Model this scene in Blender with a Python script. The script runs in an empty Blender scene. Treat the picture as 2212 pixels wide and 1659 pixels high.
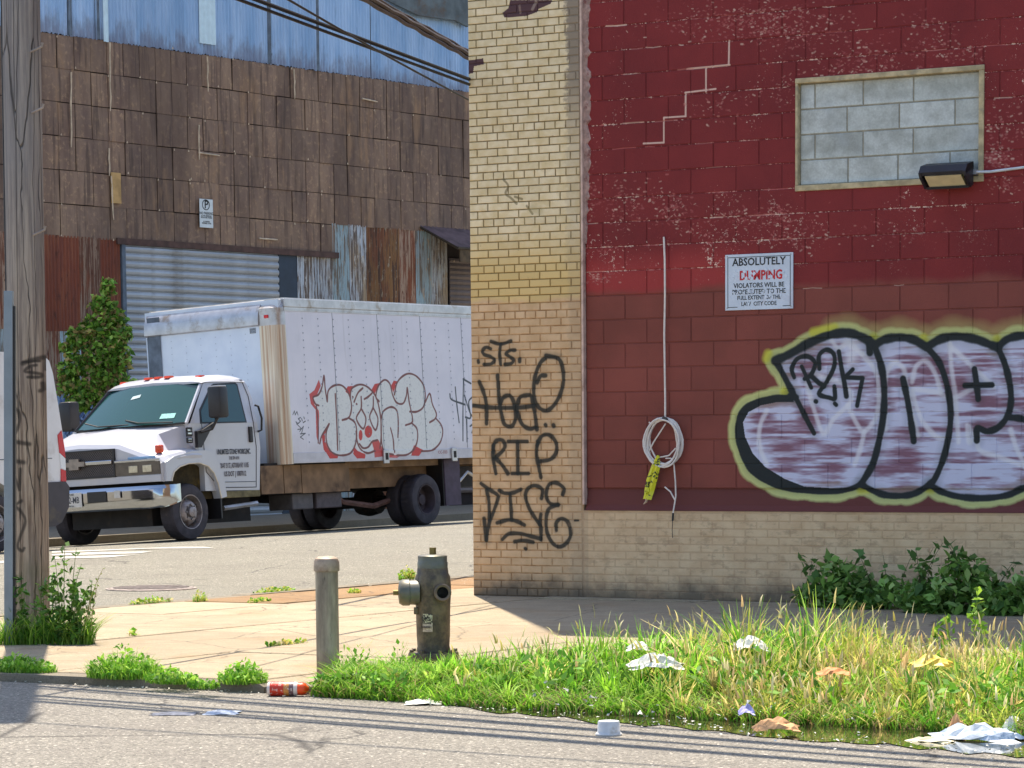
import bpy, bmesh, math, random
import numpy as np
from mathutils import Vector, Matrix
random.seed(7); rng = np.random.default_rng(7)
scene = bpy.context.scene
COL = scene.collection

# ---------------------------------------------------------------- camera
F = 6000.0; PITCH = .096; ROLL = .0085; CX = 1106.0; HY = 940.0; HCAM = 1.4     # focal length in 1/2212 of the frame width
CY = HY + F*math.tan(PITCH)
_cp, _sp = math.cos(PITCH), math.sin(PITCH)
_r0 = np.array([1, 0, 0.]); _u0 = np.array([0, _sp, _cp]); _b = np.array([0, -_cp, _sp])
_r = _r0*math.cos(ROLL)-_u0*math.sin(ROLL); _u = _u0*math.cos(ROLL)+_r0*math.sin(ROLL)
CAM = np.array([0, 0, HCAM])
cam = bpy.data.cameras.new("camera"); cam_o = bpy.data.objects.new("camera", cam); COL.objects.link(cam_o)
m = Matrix(((_r[0], _u[0], _b[0], 0), (_r[1], _u[1], _b[1], 0), (_r[2], _u[2], _b[2], HCAM), (0, 0, 0, 1)))
cam_o.matrix_world = m
cam.sensor_width = 36; cam.sensor_fit = 'HORIZONTAL'; cam.lens = F/2212*36
cam.shift_y = (CY-829.5)/2212; cam.clip_start = .1; cam.clip_end = 2000
scene.camera = cam_o

# ---------------------------------------------------------------- light
SUN_EL = math.radians(69); SUN_AZ = math.atan2(-.128, 1.0)          # azimuth from +Y, towards -X
sdir = Vector((math.sin(SUN_AZ)*math.cos(SUN_EL), math.cos(SUN_AZ)*math.cos(SUN_EL), math.sin(SUN_EL)))
world = bpy.data.worlds.new("World"); scene.world = world; world.use_nodes = True
wn = world.node_tree; bg = wn.nodes["Background"]
sky = wn.nodes.new("ShaderNodeTexSky"); sky.sky_type = 'NISHITA'; sky.sun_disc = False
sky.sun_elevation = SUN_EL; sky.sun_rotation = SUN_AZ
sky.air_density = 1.0; sky.dust_density = 1.2; sky.ozone_density = 1.0
wn.links.new(sky.outputs[0], bg.inputs[0]); bg.inputs[1].default_value = .125
sl = bpy.data.lights.new("sun", 'SUN'); sl.energy = 4.2; sl.angle = math.radians(.4); sl.color = (1, .90, .76)
so = bpy.data.objects.new("sun", sl); COL.objects.link(so); so.rotation_euler = sdir.to_track_quat('Z', 'Y').to_euler()
scene.view_settings.view_transform = 'Standard'; scene.view_settings.look = 'None'
scene.view_settings.exposure = 1.12; scene.view_settings.gamma = 1; scene.view_settings.use_curve_mapping = False
scene.render.engine = 'CYCLES'; scene.cycles.max_bounces = 8; scene.cycles.use_denoising = True
scene.cycles.caustics_reflective = False; scene.cycles.caustics_refractive = False

# ---------------------------------------------------------------- photo geometry: where a line of sight meets a surface of the place
def ray(x, y): return _r*(x-CX)/F-_u*(y-CY)/F-_b
def hitz(x, y, z=0.):
    d = ray(x, y); return CAM+d*(z-CAM[2])/d[2]
def hitp(x, y, p0, n):
    d = ray(x, y); p0 = np.array(p0, float); n = np.array(n, float); return CAM+d*(np.dot(p0-CAM, n)/np.dot(d, n))
def proj(p):
    d = np.array(p, float)-CAM; w = -(d@_b); return CX+F*(d@_r)/w, CY-F*(d@_u)/w

# ---------------------------------------------------------------- helpers
def lin(c):
    return tuple(((v/255)/12.92 if v/255 <= .04045 else (((v/255)+.055)/1.055)**2.4) for v in c)
def tag(o, label=None, cat=None, group=None, kind=None):
    if label: o['label'] = label
    if cat: o['category'] = cat
    if group: o['group'] = group
    if kind: o['kind'] = kind
    return o
def link(name, me, parent=None, loc=None, rot=None):
    o = bpy.data.objects.new(name, me); COL.objects.link(o)
    if parent is not None: o.parent = parent
    if loc is not None: o.location = loc
    if rot is not None: o.rotation_euler = rot
    return o
def empty(name, loc=(0, 0, 0), rz=0.):
    return link(name, None, None, loc, (0, 0, rz))
class MB:
    def __init__(s): s.v = []; s.f = []
    def add(s, v, f):
        n = len(s.v); s.v += [tuple(p) for p in v]; s.f += [tuple(i+n for i in q) for q in f]; return s
    def box(s, a, b, ch=0.):
        x0, y0, z0 = a; x1, y1, z1 = b
        if ch <= 0:
            v = [(x, y, z) for x in (x0, x1) for y in (y0, y1) for z in (z0, z1)]
            return s.add(v, [(0, 1, 3, 2), (4, 6, 7, 5), (0, 4, 5, 1), (2, 3, 7, 6), (0, 2, 6, 4), (1, 5, 7, 3)])
        bm = bmesh.new(); bmesh.ops.create_cube(bm, size=1)
        for v in bm.verts: v.co = Vector(((x0+x1)/2+v.co.x*(x1-x0), (y0+y1)/2+v.co.y*(y1-y0), (z0+z1)/2+v.co.z*(z1-z0)))
        bmesh.ops.bevel(bm, geom=bm.edges[:], offset=ch, segments=2, affect='EDGES', profile=.5)
        bm.verts.index_update()
        s.add([v.co[:] for v in bm.verts], [[v.index for v in f.verts] for f in bm.faces]); bm.free(); return s
    def prism(s, poly, ax, a, b, inset=None):
        """polygon in the plane across axis ax, extruded from a to b"""
        n = len(poly)
        def P(p, t): return {'x': (t, p[0], p[1]), 'y': (p[0], t, p[1]), 'z': (p[0], p[1], t)}[ax]
        q = inset if inset else poly
        v = [P(p, a) for p in poly]+[P(p, b) for p in q]
        return s.add(v, [tuple(range(n))[::-1], tuple(range(n, 2*n))]+[(i, (i+1) % n, n+(i+1) % n, n+i) for i in range(n)])
    def tube(s, pts, r, n=8, cap=True):
        pts = [Vector(p) for p in pts]; rs = r if hasattr(r, '__len__') else [r]*len(pts)
        v = []; N = None
        for i, p in enumerate(pts):
            t = (pts[min(i+1, len(pts)-1)]-pts[max(i-1, 0)]).normalized()
            if N is None:
                N = t.cross(Vector((0, 0, 1)) if abs(t.z) < .9 else Vector((1, 0, 0))).normalized()
            else:
                N = (N-t*N.dot(t)).normalized()
            B = t.cross(N)
            for k in range(n):
                a = 2*math.pi*k/n; v.append(p+(N*math.cos(a)+B*math.sin(a))*rs[i])
        f = [(i*n+k, i*n+(k+1) % n, (i+1)*n+(k+1) % n, (i+1)*n+k) for i in range(len(pts)-1) for k in range(n)]
        if cap: f += [tuple(range(n))[::-1], tuple(range((len(pts)-1)*n, len(pts)*n))]
        return s.add(v, f)
    def lathe(s, prof, n=24, o=(0, 0, 0), ax='z', caps=(1, 1)):
        """prof: list of (radius, height)"""
        v = []
        for r, h in prof:
            for k in range(n):
                a = 2*math.pi*k/n; c, q = r*math.cos(a), r*math.sin(a)
                v.append({'z': (c, q, h), 'y': (c, h, q), 'x': (h, c, q)}[ax])
        v = [(p[0]+o[0], p[1]+o[1], p[2]+o[2]) for p in v]; L = len(prof)
        f = [(i*n+k, i*n+(k+1) % n, (i+1)*n+(k+1) % n, (i+1)*n+k) for i in range(L-1) for k in range(n)]
        if caps[0]: f.append(tuple(range(n))[::-1])
        if caps[1]: f.append(tuple(range((L-1)*n, L*n)))
        return s.add(v, f)
    def mesh(s, name, m):
        me = bpy.data.meshes.new(name); me.from_pydata(s.v, [], s.f)
        bm = bmesh.new(); bm.from_mesh(me); bmesh.ops.recalc_face_normals(bm, faces=bm.faces[:]); bm.to_mesh(me); bm.free()
        if m: me.materials.append(m)
        return me
    def build(s, name, m, parent=None, smooth=False, loc=None, rot=None):
        me = s.mesh(name, m)
        if smooth:
            me.shade_smooth(); me.set_sharp_from_angle(angle=math.radians(38))
        return link(name, me, parent, loc, rot)

# ---------------------------------------------------------------- materials
class NT:
    def __init__(s, name):
        s.m = bpy.data.materials.new(name); s.m.use_nodes = True; s.t = s.m.node_tree; s.b = s.t.nodes['Principled BSDF']
        s.b.inputs['Roughness'].default_value = .8
    def n(s, ty, **kw):
        q = s.t.nodes.new(ty)
        for k, v in kw.items(): setattr(q, k, v)
        return q
    def put(s, sock, v):
        if hasattr(v, 'links') or isinstance(v, bpy.types.NodeSocket): s.t.links.new(v, sock)
        elif hasattr(v, '__len__') and len(v) == 3 and sock.type == 'RGBA': sock.default_value = (*v, 1)
        else: sock.default_value = v
    def coord(s, obj=None):
        if obj is None:
            return s.n('ShaderNodeNewGeometry').outputs['Position']
        q = s.n('ShaderNodeTexCoord'); q.object = obj; return q.outputs['Object']
    def own(s): return s.n('ShaderNodeTexCoord').outputs['Object']
    def scale(s, v, sc, off=(0, 0, 0)):
        q = s.n('ShaderNodeMapping'); s.put(q.inputs[0], v); q.inputs['Scale'].default_value = sc; q.inputs['Location'].default_value = off; return q.outputs[0]
    def noise(s, v, sc, det=3, rough=.55, dist=0):
        q = s.n('ShaderNodeTexNoise'); s.put(q.inputs['Vector'], v); q.inputs['Scale'].default_value = sc
        q.inputs['Detail'].default_value = det; q.inputs['Roughness'].default_value = rough; q.inputs['Distortion'].default_value = dist; return q.outputs[0]
    def vor(s, v, sc, feat='F1'):
        q = s.n('ShaderNodeTexVoronoi'); q.feature = feat; s.put(q.inputs['Vector'], v); q.inputs['Scale'].default_value = sc; return q
    def ramp(s, v, a, b, c0=0., c1=1.):
        q = s.n('ShaderNodeMapRange'); q.clamp = True; q.interpolation_type = 'SMOOTHSTEP'
        s.put(q.inputs[0], v); s.put(q.inputs[1], a); s.put(q.inputs[2], b); q.inputs[3].default_value = c0; q.inputs[4].default_value = c1; return q.outputs[0]
    def mix(s, f, a, b, mode='MIX'):
        q = s.n('ShaderNodeMix'); q.data_type = 'RGBA'; q.blend_type = mode
        s.put(q.inputs[0], f); s.put(q.inputs[6], a); s.put(q.inputs[7], b); return q.outputs[2]
    def math(s, op, a, b=0., c=None):
        q = s.n('ShaderNodeMath'); q.operation = op; s.put(q.inputs[0], a); s.put(q.inputs[1], b)
        if c is not None: s.put(q.inputs[2], c)
        return q.outputs[0]
    def sep(s, v):
        q = s.n('ShaderNodeSeparateXYZ'); s.put(q.inputs[0], v); return q.outputs
    def rand(s): return s.n('ShaderNodeObjectInfo').outputs['Random']
    def bump(s, h, st=.3, d=.01):
        q = s.n('ShaderNodeBump'); s.put(q.inputs['Height'], h); q.inputs['Strength'].default_value = st; q.inputs['Distance'].default_value = d
        s.t.links.new(q.outputs[0], s.b.inputs['Normal'])
    def out(s, col, rough=None, metal=None, spec=None):
        s.put(s.b.inputs['Base Color'], col)
        if rough is not None: s.put(s.b.inputs['Roughness'], rough)
        if metal is not None: s.put(s.b.inputs['Metallic'], metal)
        if spec is not None: s.b.inputs['Specular IOR Level'].default_value = spec
        return s.m

def simple(name, c, rough=.7, metal=0., var=.12, sc=8., bump=.15, dirt=None, randv=0., spec=None, bsc=60):
    """plain surface with grain, a little colour variation and optional dirt"""
    t = NT(name); o = t.own(); a = lin(c)
    n1 = t.noise(o, sc, 5)
    col = t.mix(t.ramp(n1, .3, .7), tuple(x*(1-var) for x in a), tuple(min(1, x*(1+var)) for x in a))
    if dirt: col = t.mix(t.ramp(t.noise(o, sc*.6, 6, .65), .52, .72), col, lin(dirt))
    if randv:
        r = t.rand(); col = t.mix(1., col, t.mix(r, (1-randv,)*3, (1+randv*.5,)*3), 'MULTIPLY')
    if bump: t.bump(t.noise(o, bsc, 4), bump, .004)
    return t.out(col, rough, metal, spec)

# ---------------------------------------------------------------- painter: rasterises spray strokes into a packed picture (drawn here, nothing is loaded)
class Painter:
    def __init__(s, u0, u1, z0, z1, ppm, tr):
        s.u0, s.z0, s.ppm, s.tr = u0, z0, ppm, tr
        s.W = int((u1-u0)*ppm); s.H = int((z1-z0)*ppm); s.u1 = u0+s.W/ppm; s.z1 = z0+s.H/ppm
        s.rgb = np.zeros((s.H, s.W, 3), np.float32); s.a = np.zeros((s.H, s.W), np.float32); s.vary = .13
    def pts(s, P):
        q = np.array([s.tr(*p) for p in P], float); return np.stack([(q[:, 0]-s.u0)*s.ppm, (q[:, 1]-s.z0)*s.ppm], 1)
    def blend(s, x0, x1, y0, y1, m, col):
        if m.size == 0: return
        c = np.array(col, np.float32)/255. if not isinstance(col, np.ndarray) else col
        A = s.a[y0:y1, x0:x1]; R = s.rgb[y0:y1, x0:x1]
        na = m+A*(1-m); w = np.where(na > 1e-5, m/np.maximum(na, 1e-5), 0)[..., None]
        s.rgb[y0:y1, x0:x1] = R*(1-w)+c*w; s.a[y0:y1, x0:x1] = na
    def stroke(s, P, w, col, soft=.25, op=1., smooth=True, drip=False):
        p = s.pts(P)
        if smooth and len(p) > 2:
            q = np.vstack([2*p[0]-p[1], p, 2*p[-1]-p[-2]]); o = []
            for i in range(1, len(q)-2):
                for t in np.linspace(0, 1, 7)[:-1]:
                    o.append(.5*((2*q[i])+(-q[i-1]+q[i+1])*t+(2*q[i-1]-5*q[i]+4*q[i+1]-q[i+2])*t*t+(-q[i-1]+3*q[i]-3*q[i+1]+q[i+2])*t**3))
            o.append(q[-2]); p = np.array(o)
        if len(p) == 1: p = np.vstack([p, p+.01])
        r = w*s.ppm/2; pad = r*(1+soft)+2
        x0, y0 = np.floor(p.min(0)-pad).astype(int); x1, y1 = np.ceil(p.max(0)+pad).astype(int)
        x0, y0 = max(x0, 0), max(y0, 0); x1, y1 = min(x1, s.W), min(y1, s.H)
        if x1 <= x0 or y1 <= y0: return
        D = np.full((y1-y0, x1-x0), 1e9, np.float32); ph = float(p[0, 0]*.37+p[0, 1]*.21)
        for si, (a, b) in enumerate(zip(p[:-1], p[1:])):
            vr = 1.+s.vary*(.6*math.sin(si*.55+ph)+.4*math.sin(si*1.3+ph*2))
            bx0, by0 = np.floor(np.minimum(a, b)-pad).astype(int); bx1, by1 = np.ceil(np.maximum(a, b)+pad).astype(int)
            bx0, by0 = max(bx0, x0), max(by0, y0); bx1, by1 = min(bx1, x1), min(by1, y1)
            if bx1 <= bx0 or by1 <= by0: continue
            X, Y = np.meshgrid(np.arange(bx0, bx1)+.5, np.arange(by0, by1)+.5)
            d = b-a; L = max((d**2).sum(), 1e-9); t = np.clip(((X-a[0])*d[0]+(Y-a[1])*d[1])/L, 0, 1)
            dd = (np.hypot(X-a[0]-t*d[0], Y-a[1]-t*d[1])*vr).astype(np.float32)
            v = D[by0-y0:by1-y0, bx0-x0:bx1-x0]; np.minimum(v, dd, out=v)
        e = max(r*soft, .8)
        s.blend(x0, x1, y0, y1, (np.clip((r+e-D)/(2*e), 0, 1)*op).astype(np.float32), col)
    def inside(s, P):
        p = s.pts(P); x0, y0 = np.floor(p.min(0)).astype(int); x1, y1 = np.ceil(p.max(0)).astype(int)
        x0, y0 = max(x0, 0), max(y0, 0); x1, y1 = min(x1, s.W), min(y1, s.H)
        X, Y = np.meshgrid(np.arange(x0, x1)+.5, np.arange(y0, y1)+.5); I = np.zeros(X.shape, bool)
        for a, b in zip(p, np.roll(p, -1, 0)):
            c = ((a[1] > Y) != (b[1] > Y)); xi = (b[0]-a[0])*(Y-a[1])/((b[1]-a[1]) if abs(b[1]-a[1]) > 1e-9 else 1e-9)+a[0]; I ^= c & (X < xi)
        return x0, x1, y0, y1, I
    def fill(s, P, col, op=1.):
        x0, x1, y0, y1, I = s.inside(P)
        s.blend(x0, x1, y0, y1, I.astype(np.float32)*op, col)
    def image(s, name):
        im = bpy.data.images.new(name, s.W, s.H, alpha=True); im.alpha_mode = 'CHANNEL_PACKED'
        px = np.ones((s.H, s.W, 4), np.float32); px[..., :3] = s.rgb; px[..., 3] = s.a
        im.pixels.foreach_set(px.ravel()); im.update(); im.pack(); return im
def vnoise(h, w, sy, sx, seed):
    r = np.random.default_rng(seed); g = r.random((int(h/sy)+3, int(w/sx)+3)).astype(np.float32)
    y = np.arange(h)/sy; x = np.arange(w)/sx; yi = y.astype(int); xi = x.astype(int); fy = (y-yi)[:, None]; fx = (x-xi)[None]
    fy = fy*fy*(3-2*fy); fx = fx*fx*(3-2*fx)
    a = g[yi][:, xi]; b = g[yi][:, xi+1]; c = g[yi+1][:, xi]; d = g[yi+1][:, xi+1]
    return a*(1-fy)*(1-fx)+b*(1-fy)*fx+c*fy*(1-fx)+d*fy*fx
def use_image(t, obj, im, P, col):
    x, y, z = t.sep(t.coord(obj)); q = t.n('ShaderNodeCombineXYZ')
    t.put(q.inputs[0], t.ramp_lin(x, P.u0, P.u1)); t.put(q.inputs[1], t.ramp_lin(z, P.z0, P.z1))
    ti = t.n('ShaderNodeTexImage'); ti.image = im; ti.extension = 'CLIP'; t.put(ti.inputs[0], q.outputs[0])
    return t.mix(ti.outputs[1], col, ti.outputs[0]), ti.outputs[1]
def _rl(s, v, a, b):
    q = s.n('ShaderNodeMapRange'); q.clamp = False; s.put(q.inputs[0], v); q.inputs[1].default_value = a; q.inputs[2].default_value = b; return q.outputs[0]
NT.ramp_lin = _rl

# =====================================================================================================
#  GROUND
# =====================================================================================================
TH = math.radians(29); dW = np.array([math.cos(TH), -math.sin(TH), 0]); nW = np.array([-math.sin(TH), -math.cos(TH), 0])   # along the facade, out of it
CORNER = hitz(1022, 1285, 0)
K0 = np.array([-1.19, 15.62, 0]); TS = math.radians(56); dS = np.array([math.cos(TS), math.sin(TS), 0]); tS = np.array([-math.sin(TS), math.cos(TS), 0])
KF = np.array([-2.1, 25.4, 0])
_A = np.array([[dW[0], -dS[0]], [dW[1], -dS[1]]]); _s = np.linalg.solve(_A, (KF-K0)[:2]); KC = K0+dW*_s[0]     # where the two kerb lines meet
ROADZ = -.05

def asphalt(name, base=(208, 200, 184), k=.45):
    t = NT(name); p = t.coord(); a = lin(base)
    v = t.vor(p, 60).outputs['Distance']; n = t.noise(p, 70, 3, .75); n2 = t.noise(p, 1.1, 5, .6); n3 = t.noise(p, 24, 4, .7)
    col = t.mix(t.ramp(n, .40, .60), tuple(x*k*.42 for x in a), tuple(x*k*1.38 for x in a))
    col = t.mix(t.ramp(n3, .40, .62, 0, .55), col, tuple(x*k*.95 for x in a))
    col = t.mix(t.ramp(n2, .35, .7, 0, .45), col, tuple(x*k*y for x, y in zip(a, (.72, .70, .72))))
    col = t.mix(t.ramp(t.noise(p, 38, 2), .63, .68), col, (.66, .60, .50))
    col = t.mix(t.ramp(t.noise(t.scale(p, (1, 1, 1), (7, 3, 1)), 30, 2), .65, .72), col, (.06, .055, .05))
    st = t.noise(t.scale(p, (.35, 4, 1), (0, 0, 0)), 2.2, 4, .6); col = t.mix(t.ramp(st, .56, .68, 0, .35), col, tuple(x*k*.55 for x in a))
    w = t.vor(t.mix(.5, t.scale(p, (1, .8, 1)), t.noise(p, 1.6, 4), 'ADD'), .42, 'DISTANCE_TO_EDGE').outputs['Distance']
    col = t.mix(t.math('MULTIPLY', t.ramp(w, .0, .010, .75, 0), t.ramp(t.noise(p, .7, 2), .45, .55)), col, (.05, .045, .04))
    col = t.mix(t.ramp(t.noise(t.scale(p, (1, 1, 1), (3, 9, 0)), 2.1, 5, .6), .62, .74, 0, .5), col, tuple(x*k*.45 for x in a))
    t.bump(t.math('ADD', n, v), 1., .014); return t.out(col, .92)
M_ASPH = asphalt("near_asphalt"); M_ASPH2 = asphalt("side_asphalt", (204, 198, 178), .44)
def concrete(name, base, k=.5, crack=True):
    t = NT(name); p = t.coord(); a = lin(base); r = t.rand()
    n = t.noise(p, 3.2, 6, .65); f = t.noise(p, 120, 3, .7)
    col = t.mix(t.ramp(n, .3, .7), tuple(x*k*.82 for x in a), tuple(x*k*1.08 for x in a))
    col = t.mix(t.ramp(f, .38, .62, 0, .8), col, tuple(x*k*.66 for x in a)); col = t.mix(t.ramp(t.noise(p, 40, 2), .62, .7, 0, .7), col, tuple(x*k*.5 for x in a))
    col = t.mix(t.ramp(t.noise(p, 1.1, 5, .7), .5, .72, 0, .7), col, tuple(x*k*y for x, y in zip(a, (.72, .62, .5))))
    st = t.noise(t.scale(p, (1.2, 9, 1)), 2.5, 4); col = t.mix(t.ramp(st, .58, .68, 0, .35), col, tuple(x*k*.6 for x in a))
    col = t.mix(1., col, t.mix(r, (.86, .84, .8), (1.06, 1.04, 1.0)), 'MULTIPLY')
    if crack:
        w = t.vor(t.scale(t.mix(.25, p, t.noise(p, 3, 3), 'ADD'), (1, 1, 1)), .9, 'DISTANCE_TO_EDGE').outputs['Distance']
        col = t.mix(t.ramp(w, .0, .012, .6, 0), col, (.08, .06, .04))
    t.bump(t.math('ADD', f, n), .8, .008); return t.out(col, .9)
M_SLAB = concrete("sidewalk_concrete", (238, 218, 184), .52); M_SLAB2 = concrete("orange_concrete", (222, 180, 128), .5)
M_KERB = concrete("kerb_concrete", (200, 188, 165), .45, False)
M_BASE = simple("packed_earth", (90, 80, 66), .95, var=.3, sc=3)

tag(MB().add([(-500, -200, -1.3), (500, -200, -1.3), (500, 900, -1.3), (-500, 900, -1.3)], [(0, 1, 2, 3)]).build("ground", M_BASE), kind='structure')
# the street the camera stands in
e0 = KC-dW*90; e1 = KC+dW*60; back = nW*45
tag(MB().add([(*(e0)[:2], ROADZ), (*(e1)[:2], ROADZ), (*(e1+back)[:2], ROADZ), (*(e0+back)[:2], ROADZ)], [(0, 1, 2, 3)]).build("near_road", M_ASPH), kind='structure')

# the side street: crowned, and falling away towards the parked truck
TRL = math.radians(56); O = CAM+ray(412, 1168)*(F/147)
tO = float((O-KF)@tS); sO = float((O-KC)@dS)
prof_t = [0, 3, 6, 8, tO, tO+3.2, tO+3.21, 60]; prof_z = [ROADZ, -.06, .0, -.0, O[2], O[2]-.16, O[2]-.16, O[2]-.16]
def gz(p):
    t = float((np.array([p[0], p[1], 0])-KF)@tS); s = float((np.array([p[0], p[1], 0])-KC)@dS)
    z = np.interp(t, prof_t, prof_z)+.007*(s-sO)*min(1, max(0, (t-3)/6))
    w = min(1, max(0, s/4)); return ROADZ*(1-w)+z*w
V = []; NI, NJ = 34, 44
lw_ = float(dW@-tS)
for j in range(NJ+1):
    s = (j/NJ)**1.6*140
    for i in range(NI+1):
        tt = i/NI*(tO+3.2); p = KC-dW*(tt/lw_)+dS*s; V.append((p[0], p[1], gz(p)))
Fq = [(j*(NI+1)+i, j*(NI+1)+i+1, (j+1)*(NI+1)+i+1, (j+1)*(NI+1)+i) for j in range(NJ) for i in range(NI)]
o = MB().add(V, Fq).build("side_road", M_ASPH2); o.data.shade_smooth(); tag(o, kind='structure')
V = []
for j in range(NJ+1):
    s = (j/NJ)**1.6*140
    for tt, dz in ((tO+3.2, -.1), (tO+3.2, .12), (tO+9, .16), (tO+30, .2)):
        p = KC-dW*(tt/lw_)+dS*s; V.append((p[0], p[1], gz(KC-dW*((tO+3.1)/lw_)+dS*s)+dz))
o = MB().add(V, [(j*4+i, j*4+i+1, (j+1)*4+i+1, (j+1)*4+i) for j in range(NJ) for i in range(3)]).build("far_pavement", M_KERB); tag(o, kind='structure')

# pavement of cast slabs at the corner
pav = empty("pavement", (*KC[:2], 0)); tag(pav, kind='structure')
def skew(a, b): return KC+dW*a+dS*b
slab_bed = MB().prism([skew(0.02, 0.02)[:2]-KC[:2], skew(40, .02)[:2]-KC[:2], skew(40, 30)[:2]-KC[:2], skew(.02, 30)[:2]-KC[:2]], 'z', -.3, -.018)
slab_bed.build("bedding", simple("joint_dirt", (92, 74, 50), .95, var=.3, sc=20), pav)
aC = [0.22, 1.25, 2.75, 4.3, 5.8, 7.3, 8.8, 10.3, 12]; bC = [0.2, 1.9, 3.5, 4.95, 6.5, 8.0, 9.6, 11.2, 12.8, 14.4, 16, 17.6]
for i in range(len(aC)-1):
    for j in range(len(bC)-1):
        if i > 4 and j > 5: continue
        g = .007; h = random.uniform(-.004, .004); sk = [random.uniform(-.003, .003) for _ in range(4)]
        c = [skew(aC[i]+g, bC[j]+g), skew(aC[i+1]-g, bC[j]+g), skew(aC[i+1]-g, bC[j+1]-g), skew(aC[i]+g, bC[j+1]-g)]
        c = [p-KC for p in c]; cc = sum(c)/4
        top = [cc+(p-cc)*.993 for p in c]
        v = [(*p[:2], -.08) for p in c]+[(*p[:2], h-.004) for p in c]+[(p[0], p[1], h+sk[k]) for k, p in enumerate(top)]
        MB().add(v, [(3, 2, 1, 0)]+[(k, (k+1) % 4, 4+(k+1) % 4, 4+k) for k in range(4)]+[(4+k, 4+(k+1) % 4, 8+(k+1) % 4, 8+k) for k in range(4)]+[(8, 9, 10, 11)]).build("paving_slab", M_SLAB2 if (i == 0 and j > 3) else M_SLAB, pav)
for nm, dd, n0, L_, off in (("k", dW, 0, 2.0, 0.), ("f", dS, 0, 1.8, 0.)):
    for k in range(9 if nm == "k" else 12):
        a0, a1 = k*L_+.006+(.21 if nm == 'f' else 0), (k+1)*L_-.006+(.21 if nm == 'f' else 0)
        if nm == "k": c = [skew(a0, 0), skew(a1, 0), skew(a1, .19), skew(a0, .19)]
        else: c = [skew(.0, a0), skew(.0, a1), skew(.2, a1), skew(.2, a0)]
        c = [p-KC for p in c]; cc = sum(c)/4; top = [cc+(p-cc)*np.array([.97, .97, 1]) for p in c]; h = random.uniform(-.006, .006)
        v = [(*p[:2], -.3) for p in c]+[(*p[:2], -.012+h) for p in c]+[(*p[:2], .002+h) for p in top]
        MB().add(v, [(k2, (k2+1) % 4, 4+(k2+1) % 4, 4+k2) for k2 in range(4)]+[(4+k2, 4+(k2+1) % 4, 8+(k2+1) % 4, 8+k2) for k2 in range(4)]+[(8, 9, 10, 11)]).build("kerb_stone", M_KERB, pav)
# painted bars of the crossing, worn
M_PAINT = simple("road_paint", (235, 232, 222), .8, var=.15, sc=20)
tP = NT("worn_road_paint"); _p = tP.coord(); tP.out(tP.mix(tP.ramp(tP.noise(_p, 30, 4), .5, .62), (.50, .48, .43), (.30, .28, .23)), .85); M_PAINT = tP.m
for k, (xa, ya, xb, yb, xc, yc, xd, yd) in enumerate([(112, 1191, 440, 1181, 465, 1184, 112, 1194), (112, 1197, 330, 1191, 300, 1195, 112, 1200), (112, 1203, 300, 1198, 230, 1204, 112, 1207), (0, 1212, 8, 1211, 8, 1216, 0, 1217)]):
    c = []
    for (x, y) in ((xa, ya), (xb, yb), (xc, yc), (xd, yd)):
        q = hitz(x, y, -.06)
        for _ in range(4): q = hitz(x, y, gz(q)+.006)
        c.append(q)
    v = []; n = 12
    for i in range(n+1):
        for a, b in ((c[0], c[1]), (c[3], c[2])):
            q = a+(b-a)*i/n; v.append((q[0], q[1], gz(q)+.006))
    tag(MB().add(v, [(2*i, 2*i+1, 2*i+3, 2*i+2) for i in range(n)]).build("road_marking", M_PAINT), kind='structure')
# manhole cover in the side street
q = hitz(327, 1282, -.1); mh = empty("manhole_cover", (q[0], q[1], gz(q)+.004)); tag(mh, "round iron manhole cover in the side street behind the pole weeds", "manhole cover")
M_IRON = simple("worn_iron", (150, 138, 130), .55, .6, var=.3, sc=20)
MB().lathe([(.44, -.01), (.44, .006), (.415, .008), (.415, .004)], 40).build("frame", M_IRON, mh)
MB().lathe([(.405, -.01), (.405, .009), (.39, .011)], 40).build("cover", M_IRON, mh)
mr = MB()
for i in range(-4, 5):
    w = math.sqrt(max(.001, .37**2-(i*.08)**2)); mr.box((-w, i*.08-.012, .011), (w, i*.08+.012, .017))
mr.build("ribs", M_IRON, mh)

# =====================================================================================================
#  BRICK AND BLOCK BUILDING
# =====================================================================================================
bld = empty("brick_building", tuple(CORNER), -TH)
tag(bld, "corner building with yellow brick pier, red painted block wall and graffiti", "building")
HB = 13.4
def wl(x, y, back=0.):
    q = hitp(x, y, CORNER-nW*back, nW)-CORNER; return float(q@dW), float(q[2])
S = 1.41592
G5 = lambda x, y: wl((1400+x/2.37)/S, (1000+y/2.37)/S)
G6 = lambda x, y: wl((2150+x/2.2525)/S, (950+y/2.2525)/S, .03)
PT = Painter(-.1, 7.4, -.1, 5.4, 280, lambda u, z: (u, z))
INK = (38, 40, 36); W5 = .037
def st5(P, w=W5, col=INK, **k):
    PT.tr = G5
    if 'op' not in k: PT.stroke(P, w*1.9, col, soft=.95, op=.22)
    PT.stroke(P, w, col, op=k.get('op', .93), soft=k.get('soft', .3))
def st6(P, w=.05, col=(28, 34, 34), **k):
    PT.tr = G6
    if col == (28, 34, 34): PT.stroke(P, w*1.7, col, soft=.95, op=.2)
    PT.stroke(P, w, col, **k)
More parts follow.
